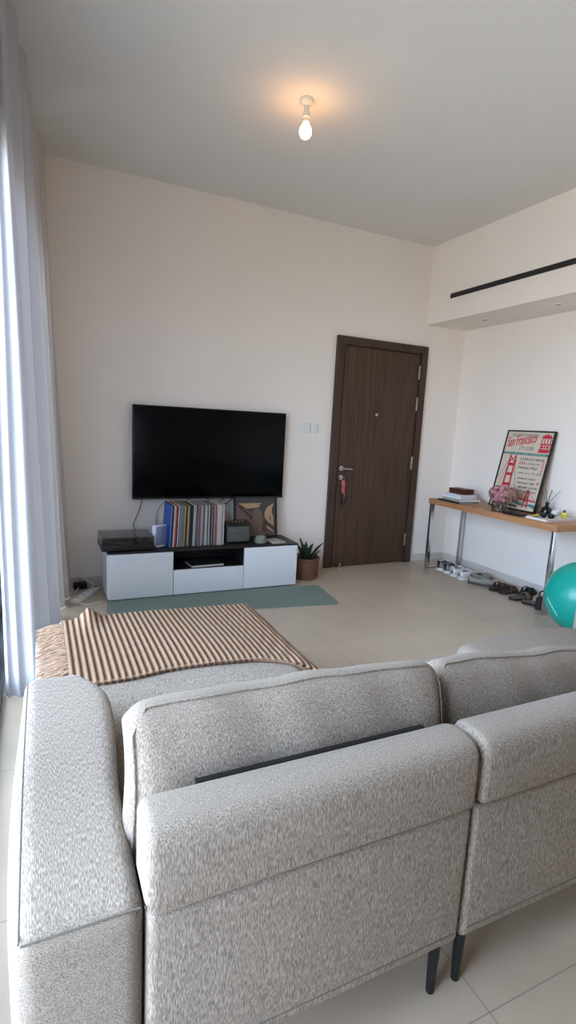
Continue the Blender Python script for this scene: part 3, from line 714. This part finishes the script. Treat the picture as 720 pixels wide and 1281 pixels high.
# list of sights
def line(s, u, v_, w_, size=.036, shear=0, m='ink'):
    q = MB(); q.text(s, P(u, v_)[0], P(u, v_)[1], size, Y0, Y1, w_*PWD, shear); n_ = len(q.v)
    q.add([(p_[0]+.0012, p_[1]+.00004, p_[2]+.0008) for p_ in q.v[:n_]], list(q.f)); ink('lettering', q, M[m])
line('GOLDEN GATE BRIDGE', .42, .632, .50, .036); line("Fisherman's Wharf", .42, .52, .42, .044, .2); line('LOMBARD STREET', .45, .385, .42, .026)
line('TWIN PEAKS', .47, .325, .25, .032); line('VIEW', .75, .325, .12, .036); line('UNION SQUARE', .53, .275, .20, .028); line('ALCATRAZ', .76, .275, .19, .028); line('Mission District', .54, .225, .40, .030, .2)
line('Chinatown', .60, .578, .27, .042, .3, 'greyink'); line('cable cars', .44, .455, .26, .034, .3, 'greyink'); line('Fine Arts', .73, .455, .22, .036, .2, 'greyink')
q = MB()
for u_ in (.44, .49, .54): q.slab([P(u_+.014*math.cos(k_*PI/4), .592+.02*math.sin(k_*PI/4)) for k_ in range(8)], Y0, Y1)
q.text('Chinatown', P(.955, .46)[0], P(0, .46)[1], .05, Y0, Y1, .20*PHD, 0, PI/2)
q.slab([P(.90, .34), P(.93, .335), P(.95, .365), P(.93, .372)], Y0, Y1)
ink('red_marks', q, M['red'])
obj('skyline', MB().slab(quad(.33, .025, .62, .045), Y0, Y1), M['ink'], pp, None)

# flowers in a glass vase
t = thing('flower_vase', 'clear glass bowl vase of dusty pink dried flowers before the poster', 'vase', (4.235, 3.915, TZ))
q = MB(); q.rbox(-.075, .075, -.075, .075, .0, .105, .012, 3); 
V0 = MB(); V0.lathe([(.0, 0), (.07, 0), (.078, .008), (.080, .06), (.082, .11), (.079, .11), (.076, .06), (.072, .012), (.0, .010)], seg=36)
obj('vase', V0, M['vaseglass'], t)
def flower(cx, cy, cz, R, n, seed, m):
    rnd = random.Random(seed); q = MB()
    q.ball((cx, cy, cz), R*.80, 18, 10)
    for i in range(n):
        u = 1-2*(i+.5)/n; ph = i*2.39996+rnd.uniform(-.2, .2); s_ = math.sqrt(1-u*u)
        d = Vector((s_*math.cos(ph), s_*math.sin(ph), u)); 
        a_ = d.cross(Vector((rnd.uniform(-1, 1), rnd.uniform(-1, 1), rnd.uniform(-1, 1)))).normalized(); b_ = d.cross(a_)
        w_ = R*rnd.uniform(.12, .19); c_ = Vector((cx, cy, cz))+d*R*rnd.uniform(.78, .92)
        pts = []
        for r_ in range(3):
            lift = (0, .10, .26)[r_]*R
            for k_ in range(3):
                x2 = (k_-1)*w_*(.7, 1, .7)[r_]; y2 = (r_-1)*w_
                pts.append(c_+a_*x2+b_*y2+d*(lift-(abs(k_-1)*.05*R)+rnd.uniform(-.03, .03)*R))
        q.add(pts, [(0,1,4,3), (1,2,5,4), (3,4,7,6), (4,5,8,7)])
    return q
PK = mat('dusty_pink_petal', (190,136,140), .85, 0, .22, 30); PD = mat('mauve_petal', (150,106,108), .9, 0, .25, 30); PB = mat('tan_petal', (150,116,100), .9, 0, .25, 30)
obj('flower_head', flower(0, -.005, .165, .094, 300, 1, PK), PK, t, None, recalc=False)
obj('flower_head', flower(.03, .09, .175, .068, 200, 2, PD), PD, t, None, recalc=False, label='mauve flower head')
obj('flower_head', flower(.04, -.105, .18, .066, 200, 3, PB), PB, t, None, recalc=False, label='tan flower head')
q = MB()
for cx_, cy_ in ((0, 0), (.02, .06), (.025, -.07)): q.tube([(.01, .01*cy_, .012), (cx_*.6, cy_*.5, .08), (cx_, cy_, .16)], .004, 6)
obj('stem', q, mat('dry_stem', (110,100,70), .8), t)
# black wallet on the table
q = MB(); q.rbox(-.065, .065, -.105, .105, 0, .022, .008, 3)
single('wallet', q, M['black'], 'flat black case lying on the console before the poster', 'case', (4.225, 3.70, TZ), (0, 0, .05))
# white hardback under the trinkets
t = thing('book', 'white hardback book under sunglasses and trinkets at the console end', 'book', (4.38, 3.425, TZ), (0, 0, .0))
obj('pages', MB().box(-.185, .19, -.112, .112, .003, .017), mat('pinkish_pages', (206,192,186), .8), t, None)
q = MB(); q.box(-.19, .19, -.115, .115, 0, .003); q.box(-.19, .19, -.115, .115, .017, .0205); q.box(-.19, -.185, -.115, .115, .003, .017)
obj('cover', q, mat('white_cover', (226,222,216), .4), t, None)
BZ = TZ+.0212
YL = mat('mustard_yellow', (196,160,62), .6, 0, .1, 30)
q = MB()
pts = [(.06*(1 if i % 2 == 0 else .5)*math.cos(i*PI/5), .055*(1 if i % 2 == 0 else .5)*math.sin(i*PI/5)) for i in range(10)]
q.prism(pts, 0, .012); q.lathe([(.02, .0115), (.014, .02), (.0, .022)], seg=12)
single('starfish_ornament', q, YL, 'mustard yellow star-shaped trinket on the white book', 'ornament', (4.295, 3.495, BZ), (0, 0, .3))
t = thing('sunglasses', 'black sunglasses lying on the white book on the console', 'sunglasses', (4.285, 3.385, BZ), (0, 0, .5))
for s_ in (-1, 1):
    q = MB(); q.ball((0, s_*.034, .022), .026, 16, 10, (.28, 1.05, .8)); obj('lens', q, M['screen'], t)
    q = MB(); q.tube(bez([(0, s_*.062, .03), (.06, s_*.066, .028), (.11, s_*.05, .014), (.135, s_*.035, .006)], 5), .0035, 8); obj('temple', q, M['black'], t)
q = MB()
for s_ in (-1, 1): q.tube([(0, s_*.034+.0285*math.cos(k_*PI/10), .022+.022*math.sin(k_*PI/10)) for k_ in range(20)], .0035, 6, True)
q.tube([(0, -.008, .028), (-.003, 0, .031), (0, .008, .028)], .003, 6); obj('frame', q, M['black'], t)
q = MB(); q.ball((0, 0, .03), .034, 20, 12, (1, 1, .88)); q.ball((.012, -.018, .052), .014, 10, 8)
single('white_shell', q, mat('white_shell', (228,226,226), .5), 'round white shell-like trinket on the white book', 'ornament', (4.50, 3.475, BZ))
t = thing('perfume_bottle', 'small yellow glass bottle with dark cap on the white book', 'bottle', (4.50, 3.375, BZ), (0, 0, .4))
obj('glass_body', MB().rbox(-.02, .02, -.024, .024, 0, .05, .006, 3), mat('yellow_glass', (206,186,64), .15, 0, .05), t)
obj('cap', MB().lathe([(.011, .0505), (.011, .07), (.008, .072), (.0, .072)], seg=16), mat('dark_olive_cap', (80,74,30), .4), t)
q = MB(); q.rbox(-.04, .04, -.014, .014, 0, .012, .005, 2); single('lighter', q, M['steel'], 'small silver trinket between the yellow star and the sunglasses', 'trinket', (4.225, 3.44, BZ), (0, 0, -.5))
# reed diffuser
t = thing('reed_diffuser', 'black round reed diffuser bottle behind the white book', 'diffuser', (4.535, 3.60, TZ))
obj('bottle', MB().lathe([(.0, 0), (.042, 0), (.050, .008), (.051, .05), (.046, .075), (.026, .092), (.018, .098), (.018, .122), (.024, .124), (.024, .134), (.012, .134), (.012, .05), (.0, .05)], seg=32), mat('black_glass', (14,14,16), .12), t)
for i, (dx, dy) in enumerate(((-.02, .075), (.02, .05), (.0, -.03), (-.03, -.065), (.03, -.105))):
    obj('reed', MB().tube([(-dx*.15, -dy*.1, .052), (dx*.05, dy*.05, .13), (dx, dy, .26)], .0022, 6), M['black'], t)

# ------------------------------------------------------------------ shoes
def fw(u, L, Wd):                       # half width of a sole along u (0 heel .. 1 toe)
    base = .38+.12*math.sin(PI*min(1, u*1.25))+.10*max(0, math.sin(PI*(u-.35)/.62)) if u > .35 else .38+.12*math.sin(PI*u*1.25)
    end = min(1, math.sqrt(max(0, 1-((max(0, .14-u))/.14)**2)), math.sqrt(max(0, 1-((max(0, u-.80))/.20)**2)))
    return Wd*base*max(end, .02)
def outline(L, Wd, n=22):
    us = [1-(1+math.cos(PI*i/n))/2 for i in range(n+1)]
    return [(u*L, -fw(u, L, Wd)) for u in us]+[(u*L, fw(u, L, Wd)) for u in us[::-1][1:-1]]
def shoe(label, loc, rot, mu, ms, mo, mt, L=.275, Wd=.105, h=.085, group='shoes under the console table', low=False):
    t = thing('sneaker' if not low else 'slip_on_shoe', label, 'shoe', loc, (0, 0, rot), group)
    obj('sole', MB().prism(outline(L*1.02, Wd*1.04), 0, .028), ms, t, 60)
    n, m = 24, 12; V = []; F = []
    def hh(u):
        if low: return .052+.018*math.exp(-((u-.12)/.18)**2)
        return .050+(h-.05)*math.exp(-((u-.30)/.30)**2)+.012*math.exp(-((u-.02)/.1)**2)
    for i in range(n+1):
        u = .012+.976*i/n; w_ = fw(u, L, Wd); H_ = hh(u)*(min(1, math.sqrt(max(0, 1-((max(0, u-.74))/.27)**2))))
        H_ = max(H_, .006)
        for k_ in range(m+1):
            th = PI*k_/m; V.append((u*L, w_*math.copysign(abs(math.cos(th))**.7, math.cos(th)), .028+H_*abs(math.sin(th))**.75))
    for i in range(n):
        for k_ in range(m):
            u = .012+.976*(i+.5)/n
            if .09 < u < .47 and 3 <= k_ < m-3: continue
            a_ = i*(m+1)+k_; F.append((a_, a_+1, a_+m+2, a_+m+1))
    up = obj('upper', MB().add(V, F), mu, t, 70); md = up.modifiers.new('thickness', 'SOLIDIFY'); md.thickness = .004; md.offset = -1
    obj('insole', MB().prism([(x_*.93+.009, y_*.84) for x_, y_ in outline(L, Wd)], .0285, .034), mo, t)
    if not low:
        q = MB(); q.rbox(-.003, .012, -.02, .02, .07, .112, .006, 2); obj('heel_tab', q, mt, t)
        q = MB(); q.rbox(L*.40, L*.60, -.026, .026, .07, .086, .007, 2, fn=lambda x_, y_, z_: (x_, y_, z_-(x_-L*.40)*.35+.02)); obj('tongue', q, mt, t)
        q = MB()
        for i in range(4):
            x_ = L*(.46+.045*i); zt = .028+hh(.46+.045*i)+.002
            q.tube([(x_, -.028, zt-.008), (x_, -.012, zt+.003), (x_+.004, .012, zt+.003), (x_, .028, zt-.008)], .003, 6)
        obj('laces', q, M['white'], t)
SW = mat('white_leather', (214,212,208), .5, 0, .04); SG = mat('grey_suede', (132,130,124), .9, 0, .08, 60); SD = mat('dark_lining', (36,34,34), .9); SP = mat('pale_mesh', (186,184,180), .8, 0, .1, 90); SS = mat('white_rubber', (206,204,198), .6); ST = mat('taupe_canvas', (138,134,124), .9, 0, .08, 60); SO = mat('dark_sole', (70,66,62), .8)
shoe('white sneaker with black heel tab, nearest the door under the console', (4.215, 4.70, 0), math.radians(5), SG, SW, SD, SD)
shoe('white sneaker with black heel tab, second from the door', (4.205, 4.575, 0), math.radians(2), SG, SW, SD, SD)
shoe('white and pale grey sneaker without black tab, beside the black-tabbed pair', (4.19, 4.445, 0), math.radians(4), SW, SS, SG, SP)
shoe('white and pale grey sneaker, next to the taupe slip-on shoes', (4.185, 4.325, 0), math.radians(-3), SW, SS, SG, SP)
shoe('taupe slip-on shoe standing heel out beside the white sneakers', (4.28, 4.232, 0), math.radians(-6), ST, SO, SD, SD, low=True)
shoe('taupe slip-on shoe lying sideways along the wall in the shoe row', (4.195, 4.19, 0), math.radians(-52), ST, SO, SD, SD, .29, .105, low=True)
def sandal(label, loc, rot, ms, mst, L=.265, Wd=.105, strap=2):
    t = thing('sandal', label, 'sandal', loc, (0, 0, rot), 'shoes under the console table')
    obj('sole', MB().prism(outline(L, Wd), 0, .022), ms, t, 60)
    obj('footbed', MB().prism([(x_*.94+.008, y_*.90) for x_, y_ in outline(L, Wd)], .0222, .028), mst, t, 60)
    for u0, u1, H_ in ((.62, .80, .040), (.36, .50, .062))[:strap]:
        V = []; F = []; m = 12
        for j in range(3):
            u = u0+(u1-u0)*j/2; w_ = fw(u, L, Wd)*1.03
            for k_ in range(m+1):
                th = PI*k_/m; V.append((u*L, w_*math.cos(th), .012+(H_+.012)*abs(math.sin(th))**.8))
        for j in range(2):
            for k_ in range(m): a_ = j*(m+1)+k_; F.append((a_, a_+1, a_+m+2, a_+m+1))
        s_ = obj('strap', MB().add(V, F), mst, t, 70); md = s_.modifiers.new('thickness', 'SOLIDIFY'); md.thickness = .006
    if strap == 2:
        q = MB(); q.rbox(L*.41, L*.45, fw(.43, L, Wd)*.75, fw(.43, L, Wd)*.95, .052, .064, .002, 1); obj('buckle', q, M['steel'], t)
DB = mat('dark_brown_leather', (56,40,34), .7, 0, .1); BK = mat('black_suede', (28,25,26), .85, 0, .1); OL = mat('olive_brown_leather', (92,80,62), .7, 0, .12, 30)
sandal('dark brown sandal beside the taupe shoes', (4.215, 3.885, 0), math.radians(4), BK, DB)
sandal('dark brown sandal next to the black sandals', (4.235, 3.775, 0), math.radians(4), BK, DB)
sandal('black sandal pushed against the wall among the brown ones', (4.375, 3.668, 0), math.radians(4), BK, BK)
sandal('olive brown slide pointing at the wall, beside the dark brown sandals', (4.18, 3.60, 0), math.radians(-8), BK, OL, strap=1)
sandal('olive brown slide lying along the wall next to the black pouch', (4.225, 3.50, 0), math.radians(-56), BK, OL, .26, strap=1)
t = thing('pouch_bag', 'small black pouch with a loop handle beside the table leg', 'bag', (4.235, 3.275, 0), (0, 0, math.radians(-70)))
obj('body', MB().rbox(-.06, .06, -.045, .045, 0, .125, .02, 3, (2, 2, 3), lambda x_, y_, z_: (x_*(1-z_*1.2), y_*(1-z_*2.2), z_)), BK, t)
q = MB(); q.tube(bez([(-.035, 0, .118), (-.03, 0, .165), (0, 0, .185), (.03, 0, .165), (.035, 0, .118)]), .007, 8); obj('handle', q, BK, t)

# exercise ball
R = .30; BC = Vector((4.07, 2.77, R))
t = thing('exercise_ball', 'big shiny teal exercise ball on the floor by the console table', 'ball', (BC.x, BC.y, 0))
q = MB(); q.ball((0, 0, R), R, 64, 40); obj('ball', q, M['ball'], t, 180)
# pale printed line low on its left side
cw = (Vector((0, 0, 1.586))-BC).normalized(); left = Vector((0, 0, 1)).cross(-cw).normalized()*-1
rt = (-cw).cross(Vector((0, 0, 1))).normalized(); up = rt.cross(-cw).normalized()
q = MB(); pts = []
V = []; F = []
nseg = 26
for i in range(nseg+1):
    s_ = i/nseg; a_, b_ = -.86+.30*s_, -.18-.42*s_
    for wv in (-.016, .016):
        aa, bb = a_+wv*.8, b_+wv*.6; d = cw*math.sqrt(max(.02, 1-aa*aa-bb*bb))+rt*aa+up*bb; d.normalize()
        V.append(d*(R+.0008)+Vector((0, 0, R)))
for i in range(nseg):
    if i % 4 != 3: F.append((2*i, 2*i+1, 2*i+3, 2*i+2))
q.add(V, F); obj('printed_line', q, mat('pale_mint_print', (150,226,206), .6), t, None, recalc=False)

# ------------------------------------------------------------------ sofa
SX = (1.0, 1.5, 0)
t = thing('sectional_sofa', 'large pale grey-beige sectional sofa with chaise in the foreground', 'sofa', SX, world=True)
FZ, FY, FX = M['fabZ'], M['fabY'], M['fabX']
rs = random.Random(4)
def wob(amp, f=9.0, seed=0):
    return lambda x_, y_, z_: amp*(math.sin(f*x_+seed)*math.cos(f*.8*y_+1.3*seed)+.6*math.sin(f*1.7*x_+2.1*z_*f+seed))
def loft_x(prof, x0, x1, r, k=5, n=14):
    """closed y,z profile pushed along x, its two ends rounded by r"""
    m = len(prof); nor = []
    cy_ = sum(p_[0] for p_ in prof)/m; cz_ = sum(p_[1] for p_ in prof)/m
    for i in range(m):
        a_, b_ = prof[i-1], prof[(i+1) % m]; ty, tz = b_[0]-a_[0], b_[1]-a_[1]; l_ = math.hypot(ty, tz) or 1
        ny_, nz_ = -tz/l_, ty/l_
        if ny_*(prof[i][0]-cy_)+nz_*(prof[i][1]-cz_) < 0: ny_, nz_ = -ny_, -nz_
        nor.append((ny_, nz_))
    st = [(x0+r*(1-math.sin(PI/2*j/k)), r*(1-math.cos(PI/2*(1-j/k)) if False else 1-math.sqrt(max(0, 1-(1-math.sin(PI/2*j/k))**2)))) for j in range(k+1)]
    st = [(x0+r*(1-math.cos(PI/2*j/k)), r*(1-math.sin(PI/2*j/k))) for j in range(k+1)]
    secs = st+[(x0+r+(x1-x0-2*r)*j/n, 0) for j in range(1, n)]+[(x1-(x_-x0), in_) for x_, in_ in st[::-1]]
    V = []; F = []
    for x_, in_ in secs:
        for (y_, z_), (ny_, nz_) in zip(prof, nor): V.append((x_, y_-ny_*in_, z_-nz_*in_))
    for j in range(len(secs)-1):
        for i in range(m): F.append((j*m+i, j*m+(i+1) % m, (j+1)*m+(i+1) % m, (j+1)*m+i))
    F.append(tuple(range(m))); F.append(tuple((len(secs)-1)*m+i for i in range(m))[::-1])
    return MB().add(V, F)
# arms
def armfn(x_, y_, z_):
    u = max(0, min(1, (y_-.93)/1.09)); w_ = max(0, min(1, (z_-.2)/.43))
    if x_ < .04: x_ -= (.034*math.sin(PI*u)**.8*math.sin(PI*min(1, w_*.9+.08)))*min(1, (.04-x_)/.1)
    else:
        g = max(0, min(1, (y_-1.25)/.5)); g = .034*g*g*(3-2*g)
        if y_ > 1.80: g -= .105*((y_-1.80)/.22)**2
        x_ += g*min(1, (x_-.04)/.12)
    return (x_, y_, z_)
q = MB(); q.rbox(-.066, .172, .925, 2.02, .2, .632, .04, 5, (6, 22, 8), armfn); obj('arm', q, FY, t, 60)
q = MB(); q.rbox(2.85, 3.10, .925, 2.0, .2, .63, .045, 5, (4, 10, 6)); obj('arm', q, FY, t, 60)
q = MB(); q.tube([(-.052+.215*i/14, .9345, .621) for i in range(15)], .0022, 6)
q.tube([armfn(-.055, .94+1.05*i/16, .6205) for i in range(17)], .002, 6)
obj('arm_seam', q, M['seam'], t)
# back panels, headrests
for i, (x0, x1) in enumerate(((.176, 1.02), (1.029, 1.895), (1.905, 2.848))):
    def bfn(x_, y_, z_, x0=x0, x1=x1): return (x_, y_-.006*math.sin(PI*(x_-x0)/(x1-x0))*math.sin(PI*max(0, min(1, (z_-.2)/.43))), z_)
    p_ = obj('back_panel', MB().rbox(x0, x1, .910, 1.035, .2, .614, .018, 4, (12, 2, 8), bfn), FZ, t, 60)
    q = MB(); q.tube([(x0+.02+(x1-x0-.04)*j/16, .9095, .236) for j in range(17)], .0026, 6); obj('hem_seam', q, M['seam'], p_)
    prof = [(.908, .622), (.901, .626), (.897, .636), (.896, .69), (.897, .755), (.901, .778), (.912, .796), (.930, .806), (.955, .809), (1.0, .808), (1.026, .796), (1.04, .77), (1.04, .632), (1.034, .622)]
    obj('headrest', loft_x(prof, x0-.008 if i == 0 else x0+.001, x1-.001, .024), FZ, t, 60)
    if i == 0: q = MB(); q.box(.303, .945, 1.043, 1.058, .60, .786); obj('headrest_bracket', q, M['blackmetal'], t, None)
# base and seats
def chf(x_, y_, z_):
    s_ = max(0, min(1, (2.05-y_)/.07)); s_ = s_*s_*(3-2*s_); xn = .182+(x_+.04)/(1.16)*(1.12-.182); return (x_*(1-s_)+xn*s_, y_, z_)
def chc(x_, y_, z_):
    x_, y_, z_ = chf(x_, y_, z_); top = max(0, min(1, (z_-.40)/.06))
    return (x_, y_, z_+top*(.014*math.sin(PI*max(0, min(1, (x_+.04)/1.16)))+.004*math.sin(9*x_+3*y_)*math.sin(7*y_)))
obj('chaise_base', MB().rbox(-.035, 1.115, 1.075, 2.90, .19, .285, .03, 3, (8, 30, 2), chf), FX, t, 60)
obj('chaise_cushion', MB().rbox(-.04, 1.12, 1.075, 2.93, .286, .458, .06, 5, (20, 44, 3), chc), FY, t, 60)
obj('seat_base', MB().rbox(1.125, 2.845, 1.075, 1.93, .19, .295, .03, 3, (8, 6, 2)), FX, t, 60)
for x0, x1, y1, zt in ((1.135, 1.945, 1.965, .475), (1.955, 2.845, 2.02, .50)):
    def sc(x_, y_, z_, x0=x0, x1=x1): 
        top = max(0, min(1, (z_-.40)/.06)); return (x_, y_, z_+top*(.022*math.sin(PI*(x_-x0)/(x1-x0))+.004*math.sin(11*x_)*math.sin(8*y_)))
    obj('seat_cushion', MB().rbox(x0, x1, 1.08, y1, .296, zt, .07, 5, (16, 14, 3), sc), FX, t, 60)
for x_, y_ in ((.985, .958), (1.078, .958), (.02, 1.02), (.02, 2.82), (1.03, 2.82), (1.86, .958), (1.94, .958), (1.16, 1.86), (1.9, 1.86), (2.95, .98), (2.95, 1.92)):
    zt = .2 if y_ < 1.05 or x_ > 2.9 else .19
    obj('leg', MB().lathe([(.0115, 0), (.012, .004), (.0185, zt+.006), (.0, zt+.006)], x_, y_, 0, 20), M['blackmetal'], t)

# loose back cushions
def cushion(label, x0, x1, y0, y1, z0, z1, seed, tilt, drop):
    c = Vector(((x0+x1)/2, (y0+y1)/2, z0))
    rnd = random.Random(seed)
    hw, ht, hz = (x1-x0)/2, (y1-y0)/2, z1-z0
    def fn(x_, y_, z_):
        u = x_/hw; v = (z_/hz)*2-1
        puff = (1-min(1, abs(u))**3)*(1-min(1, abs(v))**3)
        yy = y_*(1+(.28 if y_ < 0 else .5)*puff)
        wr = .0045*math.sin(17*x_+seed)*math.sin(9*z_+2*seed)+.003*math.sin(31*x_+13*z_+seed)
        edge = max(0, v-.6)/.4
        zz = z_+.003*math.sin(8*x_+seed)+edge*(.0025*math.sin(19*x_+seed)-.014*abs(u)**4)
        yy += .05*max(0, (v-.0)/1.0)**1.6*(1 if y_ < 0 else .55)
        zz -= .075*max(0, (y_+ht-.02)/(2*ht))*max(0, v)**2
        zz -= drop*(x_/hw)*max(0, (z_/hz))
        xx = x_*(1-.015*(v*v))+.006*math.sin(14*z_+seed)*abs(u)**4*(1 if u > 0 else -1)
        return (xx, yy+(wr if y_ < 0 else -wr)*.9, zz)
    t = thing('back_cushion', label, 'cushion', c, (tilt, 0, 0), 'loose back cushions of the sofa')
    obj('cover', MB().rbox(-hw, hw, -ht, ht, 0, hz, .055, 5, (28, 4, 12), fn), FX, t, 60)
    q = MB(); S_ = []
    for s_ in (-1,):
        P_ = []
        for i in range(10): P_.append((-hw+.012, s_*(ht-.012), .06+(hz-.13)*i/9))
        for i in range(28): P_.append((-hw+.045+(2*hw-.09)*i/27, s_*(ht-.014), hz-.0135))
        for i in range(10): P_.append((hw-.012, s_*(ht-.012), hz-.07-(hz-.13)*i/9))
        q.tube([fn(*p_) for p_ in P_], .0032, 6)
    obj('piping', q, FX, t)
cushion('plump back cushion behind the chaise, left one of the two seen', .163, 1.086, 1.10, 1.25, .475, .936, 1, 0, .013)
cushion('plump back cushion on the right, partly behind its neighbour', 1.098, 1.955, 1.15, 1.30, .50, .860, 5, 0, .034)

# ------------------------------------------------------------------ ribbed throw with fringe
def throw_top(x_, y_):
    z = .478+.012*math.sin(PI*max(0, min(1, (x_+.04)/1.16)))
    z += .055*math.exp(-((x_-.225)/.045)**2-((y_-2.95)/.12)**2)
    z += .004*math.sin(7*x_+2)*math.sin(6*y_)
    return z
tx0, tx1 = .088, 1.20
def near(x_):                            # near hem of the throw
    u = (x_-tx0)/(tx1-tx0); return 2.20+.02*math.sin(5*u)-.16*max(0, (u-.72)/.28)**1.6-.03*math.exp(-((u-.2)/.15)**2)
th_ = thing('throw_blanket', 'brown and tan ribbed throw with fringe over the chaise end', 'blanket', (.6, 2.6, .47), world=True)
q = MB(); V = []; F = []; UV = []
nx = 300; ny = 46
for j in range(ny+1):
    v = j/ny
    for i in range(nx+1):
        u = i/nx; x_ = tx0+(tx1-tx0)*u; y0 = near(x_); Lh = 2.945-y0+.12; s_ = v*Lh; y_ = y0+s_
        yl = 2.945
        xs = x_+.012*math.sin(3.2*v+1)*math.sin(PI*u)+.02*v*u
        if y_ > yl: 
            d = y_-yl; y2 = yl+.02*(1-math.exp(-d/.02)); z = throw_top(xs, yl)-max(0, d-.012)
        else: y2 = y_; z = throw_top(xs, y_)
        over = max(0, xs-1.10); z -= min(.12, over*over*5)
        hem = math.exp(-(s_/.018)**2)*.006
        ripple = .0075*abs(math.sin(PI*(x_-tx0)/RIB))**.7
        z += ripple*(1-.15*math.sin(y_*2*PI/.024)) - hem
        V.append((xs, y2, z)); UV.append(((x_-tx0)/RIB, y_))
for j in range(ny):
    for i in range(nx):
        a_ = j*(nx+1)+i; F.append((a_, a_+1, a_+nx+2, a_+nx+1))
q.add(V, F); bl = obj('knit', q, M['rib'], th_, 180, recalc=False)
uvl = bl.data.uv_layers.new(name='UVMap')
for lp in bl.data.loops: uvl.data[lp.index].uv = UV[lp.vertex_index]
md = bl.modifiers.new('thickness', 'SOLIDIFY'); md.thickness = .014; md.offset = -1
# lower folded layer seen at the near hem
q = MB(); pts = [(tx0+.05+(tx1-.10-tx0)*i/40, near(tx0+.05+(tx1-.10-tx0)*i/40)+.012, throw_top(tx0+(tx1-tx0)*i/40, 2.2)-.008-min(.1, max(0, tx0+(tx1-tx0)*i/40-1.10)**2*5)) for i in range(41)]
q.tube(pts, .010, 8); obj('rolled_hem', q, mat('brown_knit_edge', (132,104,84), .95, 0, .2, 80), th_)
q = MB(); rf = random.Random(3); yy = 2.32
while yy < 2.985:
    n = 3
    for k_ in range(n):
        y_ = yy+rf.uniform(-.006, .006); ln = rf.uniform(.085, .14); dy = rf.uniform(-.06, .03)-.03
        pts = []
        for i in range(5):
            s_ = i/4; xx = .10-ln*s_; p_y = y_+dy*s_+.008*math.sin(s_*5+y_*90)
            zz = throw_top(max(-.03, xx), min(2.9, p_y))-.006+.008*math.sin(s_*PI+rf.uniform(0, .8))-.010*s_+rf.uniform(-.002, .004)
            if p_y > 2.93: zz -= (p_y-2.93)*.6
            pts.append((xx, p_y, zz))
        q.tube(pts, [.0042, .004, .0036, .003, .0022], 5)
    yy += .0125
fr = obj('fringe', q, M['fringe'], th_, 60); fr['kind'] = 'stuff'

# ------------------------------------------------------------------ light
wd = bpy.data.worlds.new('daylight'); scene.world = wd; wd.use_nodes = True
nt = wd.node_tree; N = nt.nodes; L = nt.links; bg = N['Background']
tc = N.new('ShaderNodeTexCoord'); sx = N.new('ShaderNodeSeparateXYZ'); L.new(tc.outputs['Generated'], sx.inputs[0])
mr = N.new('ShaderNodeMapRange'); mr.inputs['From Min'].default_value = -1; mr.inputs['From Max'].default_value = 1; L.new(sx.outputs['Z'], mr.inputs['Value'])
cr = N.new('ShaderNodeValToRGB'); e = cr.color_ramp.elements
e[0].position = .0; e[0].color = (.30, .28, .25, 1); e[1].position = 1; e[1].color = (.70, .84, 1.0, 1)
for p_, c_ in ((.46, (.42, .42, .42, 1)), (.5, (.84, .95, 1.10, 1)), (.62, (.66, .88, 1.24, 1))): z_ = e.new(p_); z_.color = c_
L.new(mr.outputs['Result'], cr.inputs['Fac']); L.new(cr.outputs['Color'], bg.inputs['Color']); bg.inputs['Strength'].default_value = 11.5
# portal guides sky sampling through the window opening
pl = bpy.data.lights.new('window_portal', 'AREA'); pl.shape = 'RECTANGLE'; pl.size = WZ1; pl.size_y = WY1-WY0; pl.cycles.is_portal = True
po = bpy.data.objects.new('window_portal', pl); COL.objects.link(po)
po.location = (XL-.13, (WY0+WY1)/2, WZ1/2); po.rotation_euler = (0, -PI/2, 0)

# ------------------------------------------------------------------ camera (fitted to the photograph's straight lines)
yaw, pitch, roll, f = .443, .1617, .0518, 661.63
cy, sy, cp, sp = math.cos(yaw), math.sin(yaw), math.cos(pitch), math.sin(pitch)
Fv = Vector((sy*cp, cy*cp, -sp)); Rv = Vector((cy, -sy, 0)); Uv = Rv.cross(Fv)
c, s = math.cos(roll), math.sin(roll); r2 = Rv*c+Uv*s; u2 = -Rv*s+Uv*c
cam = bpy.data.cameras.new('camera'); co = bpy.data.objects.new('camera', cam); COL.objects.link(co)
cam.sensor_fit = 'VERTICAL'; cam.sensor_height = 36; cam.lens = 36*f/1281; cam.clip_start = .02
co.matrix_world = Matrix(((r2.x, u2.x, -Fv.x, 0), (r2.y, u2.y, -Fv.y, 0), (r2.z, u2.z, -Fv.z, 1.5861), (0, 0, 0, 1)))
scene.camera = co

for o in scene.objects:
    if '_off' in o: del o['_off']

# ------------------------------------------------------------------ view
vs = scene.view_settings; vs.view_transform = 'Standard'; vs.look = 'None'; vs.gamma = 1; vs.use_curve_mapping = False; vs.exposure = .40
cs = scene.cycles; cs.use_denoising = True; cs.max_bounces = 12; cs.diffuse_bounces = 8; cs.transparent_max_bounces = 12; cs.sample_clamp_indirect = 6
cs.caustics_reflective = False; cs.caustics_refractive = False
